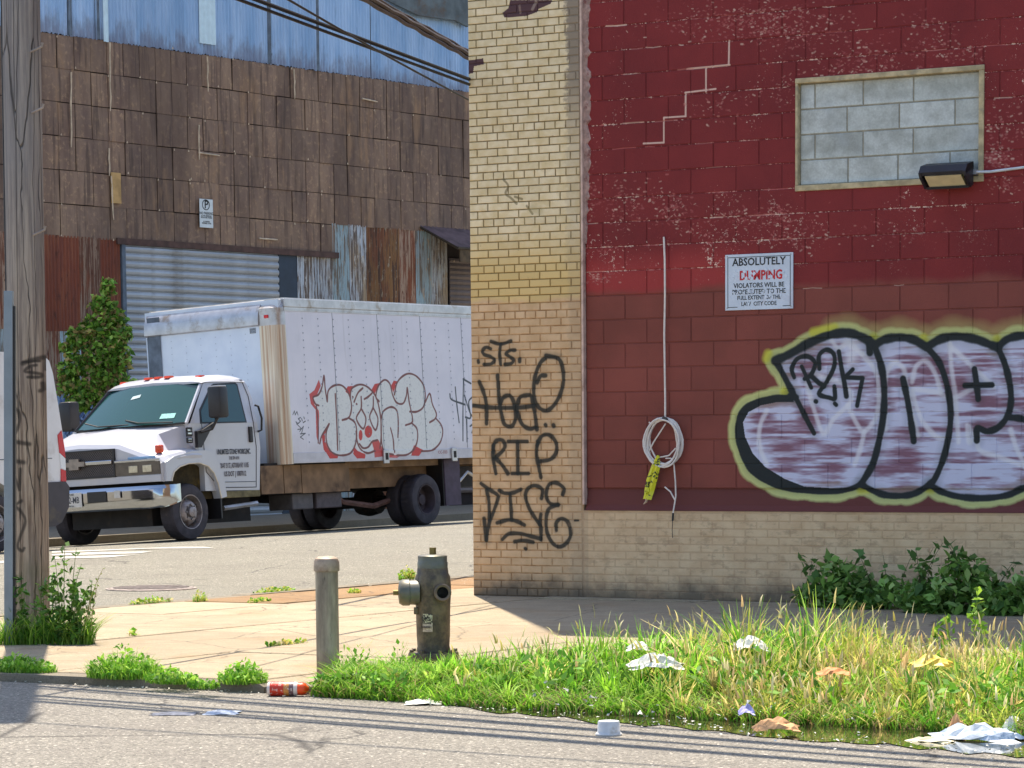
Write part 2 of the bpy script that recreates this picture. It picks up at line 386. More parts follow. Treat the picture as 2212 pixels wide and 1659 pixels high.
# missing paint: old purple bricks near the top, grey patch, stepped crack lines
PT.tr = wl
for P in ([(1102, 0), (1192, 0), (1190, 8), (1162, 20), (1160, 26), (1135, 35), (1090, 38), (1085, 28), (1098, 18)],
          [(1003, 132), (1044, 126), (1045, 139), (1024, 143), (1022, 158), (1003, 162)]):
    PT.fill(P, (86, 58, 62))
PT.stroke([(1150, 20), (1158, 4)], .03, (140, 120, 110)); PT.stroke([(1124, 28), (1122, 12)], .02, (130, 105, 95))
for P in ([(1088, 388), (1098, 402), (1092, 418), (1104, 428), (1116, 440)], [(1112, 425), (1128, 430)], [(1138, 445), (1150, 462)]):
    PT.stroke(P, .02, (120, 105, 70), op=.75)
PT.stroke([(1150, 452), (1165, 458)], .08, (180, 165, 120), op=.5, soft=.6)
for P in ([(1390, 310), (1434, 308)], [(1434, 308), (1434, 254)], [(1434, 254), (1481, 251)], [(1481, 251), (1481, 200)], [(1480, 200), (1546, 192)], [(1525, 198), (1525, 147)], [(1484, 149), (1576, 140)], [(1574, 140), (1575, 88)]):
    PT.tr = lambda u, z: wl(u, z, .03); PT.stroke(P, .016, (214, 176, 160), smooth=False)
# flaked paint, densest in a few drifts
PT.tr = lambda u, z: wl(u, z, .03); rr = random.Random(21)
for (cx, cy, rx, ry, n_) in [(1600, 45, 170, 45, 420), (1740, 60, 130, 60, 240), (1880, 120, 110, 50, 170), (2010, 60, 60, 40, 70), (1455, 455, 40, 45, 150), (1350, 440, 90, 60, 160), (1620, 470, 130, 40, 190), (1700, 200, 60, 50, 60), (2160, 280, 40, 70, 120), (2150, 340, 40, 22, 150), (2170, 400, 40, 30, 60), (1290, 600, 40, 14, 70), (1275, 430, 18, 60, 60), (1560, 230, 60, 40, 70), (2050, 110, 90, 25, 90), (1900, 500, 150, 30, 60), (1720, 520, 60, 30, 60), (1880, 150, 160, 20, 110)]:
    for _ in range(n_):
        x = cx+rr.gauss(0, rx*.5); y = cy+rr.gauss(0, ry*.5); L = rr.uniform(.5, 5); a = rr.uniform(-.9, .9) if rr.random() < .7 else rr.uniform(-.1, .1)
        if y > 618 or x < 1258: continue
        PT.stroke([(x, y), (x+L*math.cos(a), y+L*math.sin(a))], rr.uniform(.004, .014), rr.choice([(176, 92, 88), (196, 136, 122), (210, 172, 154), (154, 70, 70), (160, 80, 78)]), op=rr.uniform(.3, .85), soft=.6, smooth=False)
for k in range(8, 22):     # bare mortar showing in dashes along the joints
    z = .94+.2045*k; u = 1.15
    while u < 7.2:
        L = rr.uniform(.02, .22); d = rr.random()
        if d < (.30 if k > 9 else .14) and not (3.04 < u+L and u < 4.68 and 3.38 < z < 4.28):
            PT.tr = lambda a, b: (a, b); PT.stroke([(u, z+rr.uniform(-.004, .004)), (u+L*.5, z+rr.uniform(-.004, .004)), (u+L, z+rr.uniform(-.004, .004))], rr.uniform(.004, .012), rr.choice([(196, 120, 112), (222, 186, 170), (180, 90, 88)]), op=rr.uniform(.45, .95), smooth=False)
        u += L+rr.uniform(.02, .2)
# tags on the pier
PEN = []
for P in [[(148, 245), (150, 256)], [(238, 158), (205, 148), (178, 172), (192, 200), (235, 215), (265, 240), (240, 268), (190, 272)],
          [(240, 105), (310, 124), (385, 102)], [(312, 122), (303, 190), (310, 272)], [(412, 168), (378, 170), (350, 195), (375, 215), (402, 238), (388, 264), (342, 272)], [(448, 232), (448, 250)]]: st5(P, .032)
for P in [[(155, 398), (185, 470), (206, 560), (208, 700)], [(112, 570), (250, 585), (430, 585), (550, 572)], [(288, 352), (294, 450), (303, 560), (318, 640), (335, 700), (370, 722), (402, 708), (420, 650), (415, 590)],
          [(310, 555), (330, 512), (372, 497), (400, 530), (412, 580)], [(425, 585), (440, 650), (470, 710), (520, 738), (562, 728)], [(430, 565), (448, 512), (488, 497), (530, 500), (545, 560), (560, 640), (573, 742)],
          [(650, 212), (600, 258), (565, 340), (550, 440), (560, 540), (600, 594), (650, 605), (702, 560), (745, 480), (766, 380), (755, 280), (722, 226), (640, 210)], [(636, 352), (600, 356), (574, 402)],
          [(635, 710), (637, 714)], [(692, 713), (694, 717)]]: st5(P, .038)
st5([(640, 205), (740, 215)], .05, op=.35, soft=.7)
for P in [[(256, 905), (262, 850), (285, 822), (322, 822), (342, 860), (322, 900), (262, 955)], [(256, 860), (256, 950), (275, 1062)], [(275, 955), (320, 1000), (362, 1062)],
          [(365, 830), (503, 830)], [(433, 835), (435, 1060)], [(392, 1062), (512, 1062)], [(578, 830), (570, 920), (588, 1020), (602, 1090)], [(574, 860), (608, 792), (665, 784), (712, 840), (712, 910), (670, 960), (588, 975)]]: st5(P, .037)
for P in [[(168, 1135), (230, 1180), (284, 1215), (290, 1245), (262, 1330), (228, 1420), (206, 1545)], [(208, 1180), (225, 1270), (228, 1400)], [(190, 1390), (206, 1545)],
          [(300, 1185), (340, 1205), (400, 1202), (457, 1178)], [(378, 1212), (385, 1310), (390, 1400)], [(285, 1420), (370, 1398), (430, 1410), (482, 1436)],
          [(606, 1242), (612, 1180), (560, 1150), (510, 1170), (490, 1230), (520, 1320), (570, 1400), (600, 1450), (602, 1540)], [(602, 1358), (592, 1430)], [(322, 1540), (370, 1500), (450, 1498), (540, 1520), (602, 1536)],
          [(760, 1215), (768, 1170), (712, 1130), (660, 1145), (640, 1220), (670, 1280), (728, 1290)], [(725, 1290), (660, 1320), (640, 1400), (650, 1500), (700, 1580), (760, 1588), (815, 1520), (800, 1420), (750, 1390), (714, 1420), (714, 1475)],
          [(412, 1556), (470, 1548), (545, 1560)], [(488, 1606), (492, 1610)]]: st5(P, .036)
st5([(845, 1403), (872, 1403)], .018)
# bubble-letter piece on the block wall
TOP = [(500, 345), (600, 298), (740, 220), (880, 166), (1000, 154), (1100, 185), (1180, 240)]; T2 = [(1180, 240), (1250, 200), (1350, 184), (1450, 200), (1540, 252)]; T3 = [(1540, 252), (1640, 195), (1750, 178), (1880, 198), (1980, 235), (2030, 252)]; T4 = [(2030, 252), (2100, 195), (2212, 172), (2400, 182), (2560, 300), (2640, 520), (2640, 800), (2560, 1050), (2430, 1190)]
LEFT = [(500, 345), (560, 455), (615, 560)]; LOBE = [(615, 598), (480, 602), (350, 635), (265, 700), (238, 800), (248, 920), (295, 1045), (370, 1135), (500, 1203), (650, 1238), (850, 1248), (1000, 1232), (1090, 1195)]
B2 = [(1090, 1195), (1150, 1232), (1250, 1270), (1370, 1276), (1460, 1258), (1560, 1200)]; B3 = [(1560, 1200), (1650, 1252), (1780, 1285), (1950, 1292), (2100, 1270), (2212, 1222), (2320, 1225), (2430, 1190)]
YEL = (212, 214, 136)
for P, w in ((TOP, .125), (T2, .12), (T3, .12), (T4, .12), (LEFT, .125), (LOBE, .125), (B2, .115), (B3, .115)):
    hz = [(x, y-55) for x, y in P] if P in (T2, T3, T4) else ([(x, y-50) for x, y in P[3:]] if P is TOP else None)
    if hz: st6(hz, .12, (180, 158, 98), soft=.9, op=.8)
for P, w in ((TOP, .135), (T2, .13), (T3, .13), (T4, .13), (LEFT, .14), (LOBE, .135), (B2, .125), (B3, .125)): st6(P, w*1.16, YEL, soft=.16, op=.9)
for P in (TOP[2:6], LEFT, LOBE[2:8], B3): st6([(x, y-(22 if P is not B3 else -20)) for x, y in P], .035, (226, 228, 150), soft=.6, op=.5)
for P in ([(760, 150), (905, 118)], [(1175, 185), (1185, 225)], [(1520, 190), (1530, 230)], [(2025, 200), (2035, 225)], [(560, 560), (600, 590)], [(440, 330), (450, 300)], [(1080, 1235), (1130, 1232)], [(1550, 1225), (1570, 1230)]): st6(P, .07, (222, 215, 66), soft=.5, op=.8)
poly = TOP+T2+T3+T4+B3[::-1]+B2[::-1]+LOBE[::-1]+LEFT[::-1]
PT.tr = G6; x0, x1, y0, y1, I = PT.inside(poly); h, w = I.shape
s1 = vnoise(h, w, 5, 60, 1)*.55+vnoise(h, w, 11, 110, 2)*.45; s2 = vnoise(h, w, 50, 60, 3); s3 = vnoise(h, w, 2, 12, 4)
k = np.clip((s1*.75+s2*.45+s3*.12-.45)*3.2, 0, 1)[..., None]
colr = np.array([140, 104, 124], np.float32)/255*(1-k)+np.array([208, 206, 226], np.float32)/255*k
PT.blend(x0, x1, y0, y1, I.astype(np.float32)*np.clip(.72+.3*k[..., 0], 0, 1), colr)
WH = (234, 230, 234)
for P in [[(440, 690), (395, 790), (388, 930), (440, 1060)], [(715, 500), (765, 680), (830, 845), (900, 745), (1020, 620), (975, 510), (860, 470), (750, 425)], [(1000, 660), (1060, 780), (1110, 832), (1190, 740), (1212, 600), (1190, 420), (1100, 305)],
          [(1112, 832), (1082, 960), (1045, 1060)], [(1258, 820), (1252, 560), (1270, 420), (1320, 360), (1382, 400), (1402, 520), (1440, 700), (1480, 862)], [(1440, 490), (1470, 382), (1540, 352), (1602, 440), (1640, 560)],
          [(1450, 540), (1600, 562), (1720, 600), (1862, 535)], [(1440, 560), (1500, 740), (1600, 862), (1672, 882)], [(1700, 225), (1712, 400), (1738, 600), (1760, 905)], [(1700, 240), (1820, 352), (2000, 522)],
          [(1820, 790), (1832, 902), (1862, 870), (1832, 800)], [(1892, 840), (1905, 960), (2050, 1012), (2230, 1080)], [(2120, 820), (2160, 950), (2230, 1080)], [(780, 200), (870, 190), (930, 260), (1000, 230), (1100, 300)]]:
    st6(P, .040, WH, soft=.5, op=.72)
st6([(1000, 190), (1040, 260), (1020, 340)], .09, WH, soft=.7, op=.7)
PT.fill([(615, 590), (480, 600), (350, 633), (265, 700), (240, 800), (250, 930), (300, 1050), (370, 1140), (500, 1205), (650, 1240), (860, 1250), (1000, 1235), (900, 1225), (700, 1213), (560, 1158), (430, 1078), (340, 980), (290, 870), (276, 770), (312, 700), (400, 652), (500, 632), (625, 628)], (28, 34, 34))
for P, w in ((TOP, .07), (T2, .065), (T3, .065), (T4, .06), (LEFT, .05), (LOBE, .042), (B2, .05), (B3, .05)): st6(P, w, soft=.25)
for P, w in (([(1180, 240), (1222, 360), (1246, 500), (1246, 680), (1222, 850), (1172, 1050), (1090, 1195)], .055), ([(1540, 250), (1622, 350), (1672, 480), (1702, 640), (1702, 800), (1662, 1000), (1602, 1150), (1560, 1200)], .05),
             ([(2030, 250), (2080, 370), (2112, 500), (2122, 620), (2100, 720), (2040, 800), (1960, 832), (1892, 812), (1886, 895)], .05), ([(2105, 735), (2180, 742), (2240, 762), (2400, 850)], .05),
             ([(615, 560), (660, 640), (712, 745), (765, 845)], .042), ([(1378, 470), (1410, 620), (1438, 800), (1452, 900)], .05), ([(1870, 402), (1886, 520), (1896, 610)], .048), ([(1805, 516), (1990, 512)], .042),
             ([(600, 590), (640, 600)], .06), ([(1145, 200), (1150, 290)], .05)): st6(P, w, soft=.22)
for P in [[(628, 460), (612, 400), (650, 332), (722, 316), (772, 362), (745, 440), (700, 470)], [(680, 385), (710, 450), (745, 530)], [(745, 450), (800, 500), (835, 520)], [(802, 400), (800, 310), (850, 270), (902, 302), (902, 390), (852, 490), (800, 572), (870, 600), (908, 602), (905, 522)],
          [(936, 282), (955, 400), (975, 500), (988, 590)], [(1032, 405), (978, 460), (1100, 465), (1080, 560), (1062, 655)]]: st6(P, .036, smooth=len(P) > 5)
st6([(776, 625), (780, 627)], .036); st6([(908, 640), (918, 650)], .036)
IM_F = PT.image("facade_graffiti")

def wet(t, col, obj):  # stains running along the foot of the wall
    x, y, z = t.sep(t.coord(obj)); n = t.noise(t.coord(obj), 4, 5, .65)
    f = t.ramp(t.math('SUBTRACT', z, t.math('MULTIPLY', n, .35)), -.18, .06, .8, 0)
    return t.mix(f, col, (.045, .04, .034))
def brick_mat(name, mortar=False):
    t = NT(name); p = t.coord(bld); x, y, z = t.sep(p)
    n = t.noise(p, 2.3, 4); edge = t.math('ADD', z, t.math('MULTIPLY', t.math('SUBTRACT', n, .5), .22))
    up = t.mix(t.ramp(t.noise(p, 9, 5), .3, .7), lin((224, 200, 154)), lin((242, 222, 186)))
    lo = t.mix(t.ramp(t.noise(p, 7, 5), .3, .7), lin((208, 170, 128)), lin((224, 188, 148)))
    mid = lin((222, 190, 128))
    if mortar:
        up = t.mix(t.ramp(t.noise(p, 14, 4), .4, .7), lin((128, 108, 72)), lin((168, 148, 106))); lo = t.mix(t.ramp(t.noise(p, 10, 4), .35, .65), lin((158, 118, 76)), lin((196, 156, 112))); mid = lin((150, 122, 70))
    col = t.mix(t.ramp(edge, 2.53, 2.60), lo, mid); col = t.mix(t.ramp(edge, 2.75, 3.3), col, up)
    # thicker, greyer paint along the base wall
    gb = t.math('MULTIPLY', t.ramp(edge, .62, .9, 1, 0), t.ramp(x, .5, 1.5)); col = t.mix(gb, col, t.mix(t.ramp(t.noise(p, 6, 5), .3, .7), lin((216, 182, 142)), lin((230, 200, 160))))
    if mortar: col = t.mix(t.math('MULTIPLY', gb, .45), col, lin((176, 142, 108)))
    col = t.mix(t.ramp(t.noise(p, 30, 6, .7), .62, .72, 0, .55), col, lin((112, 96, 70)))
    # rough rendered strip next to the trim
    pl = t.math('MULTIPLY', t.ramp(t.math('ADD', x, t.math('MULTIPLY', t.noise(p, 11, 5, .7), .22)), 1.05, 1.10), t.ramp(z, 3.6, 4.6, .25, 1))
    pl = t.math('MULTIPLY', pl, t.ramp(x, 1.14, 1.15, 1, 0)); col = t.mix(pl, col, lin((150, 134, 116)))
    if not mortar: col = t.mix(1., col, t.mix(t.rand(), (.9, .9, .88), (1.04, 1.04, 1.04)), 'MULTIPLY')
    col, a = use_image(t, bld, IM_F, PT, col)
    col = wet(t, col, bld); col = t.mix(t.math('MULTIPLY', gb, t.ramp(t.noise(t.scale(p, (1, 1, 2.2)), 5, 6, .72), .5, .62, 0, .5)), col, lin((164, 134, 104)))
    t.bump(t.noise(p, 70, 5, .7), .5, .006); return t.out(col, .85)
M_BRICK = brick_mat("painted_brick"); M_MORTAR = brick_mat("brick_mortar", True)

def block_mat(name, mortar=False):
    t = NT(name); p = t.coord(bld); x, y, z = t.sep(p)
    n = t.noise(p, 1.6, 5); zz = t.math('ADD', z, t.math('MULTIPLY', t.math('SUBTRACT', n, .5), .22))
    up = t.mix(t.ramp(t.noise(p, 1.1, 4), .3, .7), lin((116, 26, 28)), lin((134, 36, 36)))
    band = lin((160, 50, 48)); lo = t.mix(t.ramp(t.noise(p, 1.4, 5), .3, .7), lin((120, 58, 46)), lin((138, 68, 56)))
    col = t.mix(t.ramp(zz, 2.70, 3.02), band, up)
    right = t.ramp(x, 2.5, 3.0); col = t.mix(right, col, up)
    col = t.mix(t.ramp(zz, 2.56, 2.64), lo, col)
    lo2 = lin((106, 50, 44)); col = t.mix(t.ramp(z, .93, .95), lo2, col)
    # flaking paint: flecks and bare joints, only on the older upper coat
    big = t.noise(p, .9, 4, .6); med = t.noise(t.scale(p, (1, 1, 1.6)), 5, 4)
    th = t.math('SUBTRACT', .80, t.math('ADD', t.math('MULTIPLY', t.ramp(big, .42, .66), .16), t.math('MULTIPLY', t.ramp(med, .45, .7), .09)))
    fr = t.math('FRACT', t.math('DIVIDE', t.math('SUBTRACT', z, .94), .2045)); d = t.math('ABSOLUTE', t.math('SUBTRACT', fr, .5))
    th = t.math('SUBTRACT', th, t.ramp(d, .44, .5, 0, .08 if not mortar else .17))
    fleck = t.noise(p, 46, 3, .75)
    m1 = t.math('MULTIPLY', t.ramp(t.math('SUBTRACT', fleck, th), -.015, .015), t.ramp(zz, 2.6, 2.68))
    zone = t.math('MAXIMUM', t.ramp(z, 2.95, 3.15), t.ramp(x, 3.4, 2.6, 0, 1))
    m1 = t.math('MULTIPLY', m1, t.math('ADD', t.math('MULTIPLY', zone, .8), .2))
    pale = t.mix(t.ramp(t.noise(p, 20, 3), .42, .56), lin((180, 96, 92)), lin((224, 190, 172)))
    col = t.mix(m1, col, pale)
    if not mortar: col = t.mix(1., col, t.mix(t.rand(), (.93, .93, .93), (1.03, 1.03, 1.03)), 'MULTIPLY')
    else: col = t.mix(.22, col, (.03, .008, .008))
    if mortar: col = t.mix(m1, col, pale)
    col, a = use_image(t, bld, IM_F, PT, col)
    t.bump(t.noise(p, 85, 5, .75), .55, .007); return t.out(col, .75)
M_BLOCK = block_mat("painted_block"); M_BJOINT = block_mat("block_joint", True)

def brickmesh(L, h, d, ch, mat, name):
    """block with a chamfered front face at y=0, x 0..L, z 0..h, reaching back to y=d"""
    v = [(0, d, 0), (L, d, 0), (L, d, h), (0, d, h), (0, ch, 0), (L, ch, 0), (L, ch, h), (0, ch, h), (ch, 0, ch), (L-ch, 0, ch), (L-ch, 0, h-ch), (ch, 0, h-ch)]
    return MB().add(v, [(k, (k+1) % 4, 4+(k+1) % 4, 4+k) for k in range(4)]+[(4+k, 4+(k+1) % 4, 8+(k+1) % 4, 8+k) for k in range(4)]+[(8, 9, 10, 11), (0, 3, 2, 1)]).mesh(name, mat)
# the pier and the base wall stand 3 cm proud of the block wall
PX = 1.10
pier = MB().box((.004, .007, -.3), (PX, 3.0, 5.44)).build("pier_mortar", M_MORTAR, bld)
pieces = []   # (x, z, L)
for r_ in range(-1, 82):
    z = r_*.0667; hdr = r_ % 6 == 0
    if hdr: js = [0, .14]+[.14+.1015*i for i in range(1, 10)]
    else:
        st_ = (.082 if (r_ % 6) % 2 else .184)
        js = [0]+[st_+.203*i for i in range(0, 6)]
    js = [j for j in js if j < PX-.03]+[PX-.01]
    for a, b in zip(js[:-1], js[1:]):
        if b-a > .02: pieces.append((a, z, b-a))
pieces.sort(key=lambda q: -abs(q[1]-.0) if False else -q[1])
mesh_cache = {}
def brick_at(x, z, L, parent, mat, store=None, flush=0.):
    g = .0055; key = round(L, 3)
    if key not in mesh_cache: mesh_cache[key] = brickmesh(L-2*g, .0667-2*g*.9, .05, .003, mat, "brick")
    o = bpy.data.objects.new("brick", mesh_cache[key]); COL.objects.link(o); o.parent = parent
    o.location = (x+g, random.uniform(-.0015, .0012)+flush, z+g*.9); o.rotation_euler = (random.uniform(-.01, .01), 0, random.uniform(-.006, .006)); return o
vis = [q for q in pieces if q[1] < 5.3]
for q in vis[:300]: brick_at(q[0], q[1], q[2], bld, M_BRICK)
def bricks_joined(lst, name, parent, fl):
    mb = MB()
    for x, z, L in lst:
        g = .0055; dy = random.uniform(-.001, .001)+fl; c = .003; h = .0667-g*1.8; L = L-2*g; x += g; z += g*.9
        v = [(x, .05, z), (x+L, .05, z), (x+L, .05, z+h), (x, .05, z+h), (x, dy+c, z), (x+L, dy+c, z), (x+L, dy+c, z+h), (x, dy+c, z+h), (x+c, dy, z+c), (x+L-c, dy, z+c), (x+L-c, dy, z+h-c), (x+c, dy, z+h-c)]
        mb.add(v, [(k, (k+1) % 4, 4+(k+1) % 4, 4+k) for k in range(4)]+[(4+k, 4+(k+1) % 4, 8+(k+1) % 4, 8+k) for k in range(4)]+[(8, 9, 10, 11)])
    o = mb.build(name, M_BRICK, parent); tag(o, kind='stuff'); return o
bricks_joined(vis[300:], "brickwork", bld, .002)
# base wall right of the pier
MB().box((PX+.001, .005, -.3), (9.0, 3.0, .75)).build("base_wall", M_MORTAR, bld)
lst = []
for r_ in range(-1, 11):
    z = r_*.0667; x = PX+(.0 if r_ % 2 else .1)
    if r_ % 2 == 0: lst.append((PX, z, .1))
    while x < 7.5: lst.append((x, z, .203)); x += .203
bricks_joined(lst, "brickwork", bld, .0034)
# sloping painted sill above the base wall, red
MB().prism([(.0, .752), (.03, .80), (.05, .945), (.3, .945), (.3, .752)], 'x', PX+.02, 9.0).build("wall_ledge", M_BLOCK, bld)
# block wall
wx0, wx1, wz0, wz1 = 3.07, 4.66, 3.40, 4.262
bk = MB()
for (a, b, c, d) in ((PX+.02, .94, wx0, HB), (wx1, .94, 14, HB), (wx0, .94, wx1, wz0), (wx0, wz1, wx1, HB)):
    bk.box((a, .036, b), (c, .3, d))
bk.build("block_bedding", M_BJOINT, bld)
MB().box((.01, .31, -.3), (14, 12, HB)).build("wall_core", simple("wall_core", (150, 120, 95), .9), bld)
MB().box((.004, .007, 5.45), (PX, 3.0, HB)).build("upper_pier", M_BRICK, bld)
bcache = {}; nb = 0
for r_ in range(0, 22):
    z = .94+.2045*r_; x = (1.29 if r_ % 2 == 0 else 1.497)-.4125
    while x < 8.2:
        a, b = max(x, PX+.022), x+.4125; x += .4125
        if b-a < .03: continue
        segs = [(a, b, z, z+.2045)]
        if z+.2045 > wz0+.01 and z < wz1-.01 and b > wx0 and a < wx1:
            segs = []
            if a < wx0-.02: segs.append((a, wx0-.004, z, z+.2045))
            if b > wx1+.02: segs.append((wx1+.004, b, z, z+.2045))
            if z < wz0-.03: segs.append((max(a, wx0), min(b, wx1), z, wz0-.003))
            if z+.2045 > wz1+.03: segs.append((max(a, wx0), min(b, wx1), wz1+.003, z+.2045))
        for (a2, b2, z2, z3) in segs:
            if b2-a2 < .03: continue
            L, h = round(b2-a2, 3), round(z3-z2, 4)
            if (L, h) not in bcache: bcache[(L, h)] = brickmesh(L-.009, h-.009, .06, .0035, M_BLOCK, "block")
            o = bpy.data.objects.new("block", bcache[(L, h)]); COL.objects.link(o); o.parent = bld
            o.location = (a2+.0045, .031+random.uniform(-.0012, .0012), z2+.0045); o.rotation_euler = (random.uniform(-.004, .004), 0, random.uniform(-.003, .003)); nb += 1
# blocked-up window
M_FRAME = simple("weathered_render", (186, 168, 132), .9, var=.25, sc=14, bump=.6, dirt=(150, 140, 122))
t = NT("grey_block"); p = t.coord(bld); c_ = t.mix(t.ramp(t.noise(p, 5, 6, .7), .3, .7), lin((166, 168, 162)), lin((208, 212, 208)))
_o = t.sep(t.own()); c_ = t.mix(t.ramp(t.math('ADD', _o[2], t.math('MULTIPLY', t.noise(p, 9, 5, .7), .12)), .03, .13, .75, 0), c_, lin((214, 220, 218)))
c_ = t.mix(t.ramp(t.noise(p, 60, 3), .4, .6, 0, .15), c_, lin((120, 120, 116))); c_ = t.mix(1., c_, t.mix(t.rand(), (.88, .88, .86), (1.05, 1.05, 1.05)), 'MULTIPLY'); c_ = t.mix(t.ramp(t.noise(p, 2, 3), .5, .8, 0, .5), c_, lin((186, 196, 206)))
t.bump(t.noise(p, 60, 4), .5, .005); M_GREY = t.out(c_, .9)
M_GJ = simple("grey_mortar", (150, 144, 128), .9, var=.15, sc=20)
MB().box((wx0, .075, wz0), (wx1, .2, wz1)).build("infill_mortar", M_GJ, bld)
fr = MB(); fw = .028
fr.box((wx0-.012, .018, wz0-.035), (wx1+.012, .12, wz0+.012), .006).build("window_sill", M_FRAME, bld)
MB().box((wx0-.012, .018, wz1-.030), (wx1+.012, .12, wz1+.012), .006).build("window_frame", M_FRAME, bld)
MB().box((wx0-.010, .020, wz0+.012), (wx0+.012, .12, wz1-.030), .005).build("window_frame", M_FRAME, bld)
MB().box((wx1-.034, .020, wz0+.012), (wx1+.010, .12, wz1-.030), .005).build("window_frame", M_FRAME, bld)
ix0, ix1, iz0, iz1 = wx0+.014, wx1-.036, wz0+.014, wz1-.032; rh = (iz1-iz0)/4
for r_ in range(4):
    js = [0, .42, .85, 1.29, 9] if r_ % 2 == 0 else [0, .13, .55, .98, 9]
    if r_ == 2: js = [0, .41, .86, 1.33, 9]
    js = [ix0+j for j in js if ix0+j < ix1-.04]+[ix1]
    for a, b in zip(js[:-1], js[1:]):
        me = brickmesh(b-a-.012, rh-.012, .05, .004, M_GREY, "infill_block")
        link("infill_block", me, bld, (a+.006, .068+random.uniform(-.002, .002), iz0+r_*rh+.006))
# vertical trim between pier and block wall, render smears
M_TRIM = simple("pale_trim", (206, 176, 160), .7, var=.2, sc=10, dirt=(150, 120, 104), bump=.3)
MB().box((PX-.002, -.012, .80), (PX+.018, .05, 5.44), .003).build("corner_trim", M_TRIM, bld)
mb = MB(); rr = random.Random(3)
v = []; zs = [3.02+.04*i for i in range(62)]
for i, z in enumerate(zs):
    w = .055*(.5+.8*rr.random())*min(1, (z-2.98)/1.2+.35); v += [(PX+.018, .034, z), (PX+.018, .014, z), (PX+.018+w*.6, .018, z), (PX+.018+w, .032, z)]
mb.add(v, [(4*i+k, 4*i+k+1, 4*i+5+k, 4*i+4+k) for i in range(len(zs)-1) for k in range(3)])
mb.build("render_smear", simple("render_smear", (170, 140, 130), .95, var=.25, sc=25, bump=.8, dirt=(120, 70, 66)), bld)

# =====================================================================================================
#  OLD SHEET-METAL WAREHOUSE ACROSS THE SIDE STREET
# =====================================================================================================
TB = math.radians(51); P0 = np.array([0, 58., 0]); dB = np.array([math.cos(TB), math.sin(TB), 0]); nB = np.array([math.sin(TB), -math.cos(TB), 0])
wh = empty("warehouse", tuple(P0), TB); tag(wh, "old rusty sheet metal warehouse with blue corrugated upper wall behind the truck", "building")
def wb(x, y, f=0.):
    q = hitp(x, y, P0+nB*f, nB)-P0; return float(q@dB), float(q[2])
XL, XR = wb(-60, 400)[0], wb(1120, 400)[0]; ZT = wb(560, 135)[1]; ZB = wb(400, 530)[1]
print("warehouse", XL, XR, ZT, ZB)
def rusttin(name, c0, c1, c2, k=1.):
    t = NT(name); p = t.coord(wh); r = t.rand()
    n = t.noise(t.scale(p, (1, 1, .22)), 3.2, 6, .65); n2 = t.noise(p, 9, 6, .7); n3 = t.noise(t.scale(p, (6, 6, .35)), 2.2, 4)
    col = t.mix(t.ramp(n, .32, .68), lin(c0), lin(c1)); col = t.mix(t.ramp(n2, .5, .7, 0, .75), col, lin(c2)); col = t.mix(t.ramp(n3, .52, .66, 0, .7), col, tuple(x*.45 for x in lin(c0)))
    big = t.noise(t.scale(p, (1, 1, .3)), .55, 5, .6); col = t.mix(t.ramp(big, .42, .62, 0, .6), col, tuple(x*.5 for x in lin(c0))); col = t.mix(t.ramp(t.noise(t.scale(p, (2.6, 2.6, .5), (5, 5, 0)), 1.1, 5, .65), .56, .7, 0, .6), col, lin((164, 130, 96)))
    col = t.mix(1., col, t.mix(t.math('FRACT', t.math('MULTIPLY', r, 7.3)), (.84, .83, .84), (1.14, 1.12, 1.08)), 'MULTIPLY'); t.bump(n2, .35, .02); return t.out(col, .75, .1)
M_TIN = rusttin("brown_rusty_tin", (122, 98, 84), (150, 124, 102), (182, 152, 118))
M_DARK = simple("dark_backing", (40, 30, 27), .95)
MB().box((XL, .03, -1.2), (XR, 14, 13.0)).build("wall_core", M_DARK, wh)
tw, thh = .387, (ZT-ZB)/6; tincache = {}
xn = wb(727, 500)[0]; cols = int((XR-XL)/tw)
for r_ in range(6):
    zt = ZT-r_*thh; i = 0
    while i < cols:
        x = XL+i*tw; w = tw
        span = 1
        if random.random() < .08 and r_ < 5: span = 1
        wide = 1 if random.random() < .88 else 2
        if r_ == 5 and x > xn-.1: break
        key = (wide, r_ == 0)
        if key not in tincache:
            W_ = tw*wide-.014; Hh = thh-.012
            v = [(0, .02, 0), (W_, .02, 0), (W_, .02, Hh), (0, .02, Hh), (0, 0, 0), (W_, 0, 0), (W_, 0, Hh), (0, 0, Hh), (W_/2, -.012, Hh/2)]
            tincache[key] = MB().add(v, [(k, (k+1) % 4, 4+(k+1) % 4, 4+k) for k in range(4)]+[(4+k, 4+(k+1) % 4, 8) for k in range(4)]).mesh("tin_panel", M_TIN)
        o = bpy.data.objects.new("tin_panel", tincache[key]); COL.objects.link(o); o.parent = wh
        sag = random.uniform(-.012, .008)
        o.location = (x+.006+random.uniform(-.005, .005), random.uniform(-.018, .0), zt-thh+sag*.6+.008); o.rotation_euler = (random.uniform(-.02, .012), random.uniform(-.005, .005), random.uniform(-.012, .012))
        i += wide
M_BATT = simple("pale_batten", (206, 186, 158), .8, var=.2)
for (xa, ya, xb, yb) in [(238, 92, 239, 240), (636, 150, 637, 214), (153, 156, 154, 318), (235, 320, 237, 380), (240, 380, 245, 475), (430, 270, 430, 345), (430, 330, 474, 336), (560, 515, 600, 518), (448, 122, 449, 198), (783, 213, 816, 220)]:
    a = wb(xa, ya, .05); b = wb(xb, yb, .05)
    MB().tube([(a[0]+(b[0]-a[0])*f+random.uniform(-.012, .012), -.05, a[1]+(b[1]-a[1])*f) for f in (0, .2, .4, .6, .8, 1)], [.016, .012, .017, .013, .016, .008], 5).build("batten", M_BATT, wh)
mb = MB()
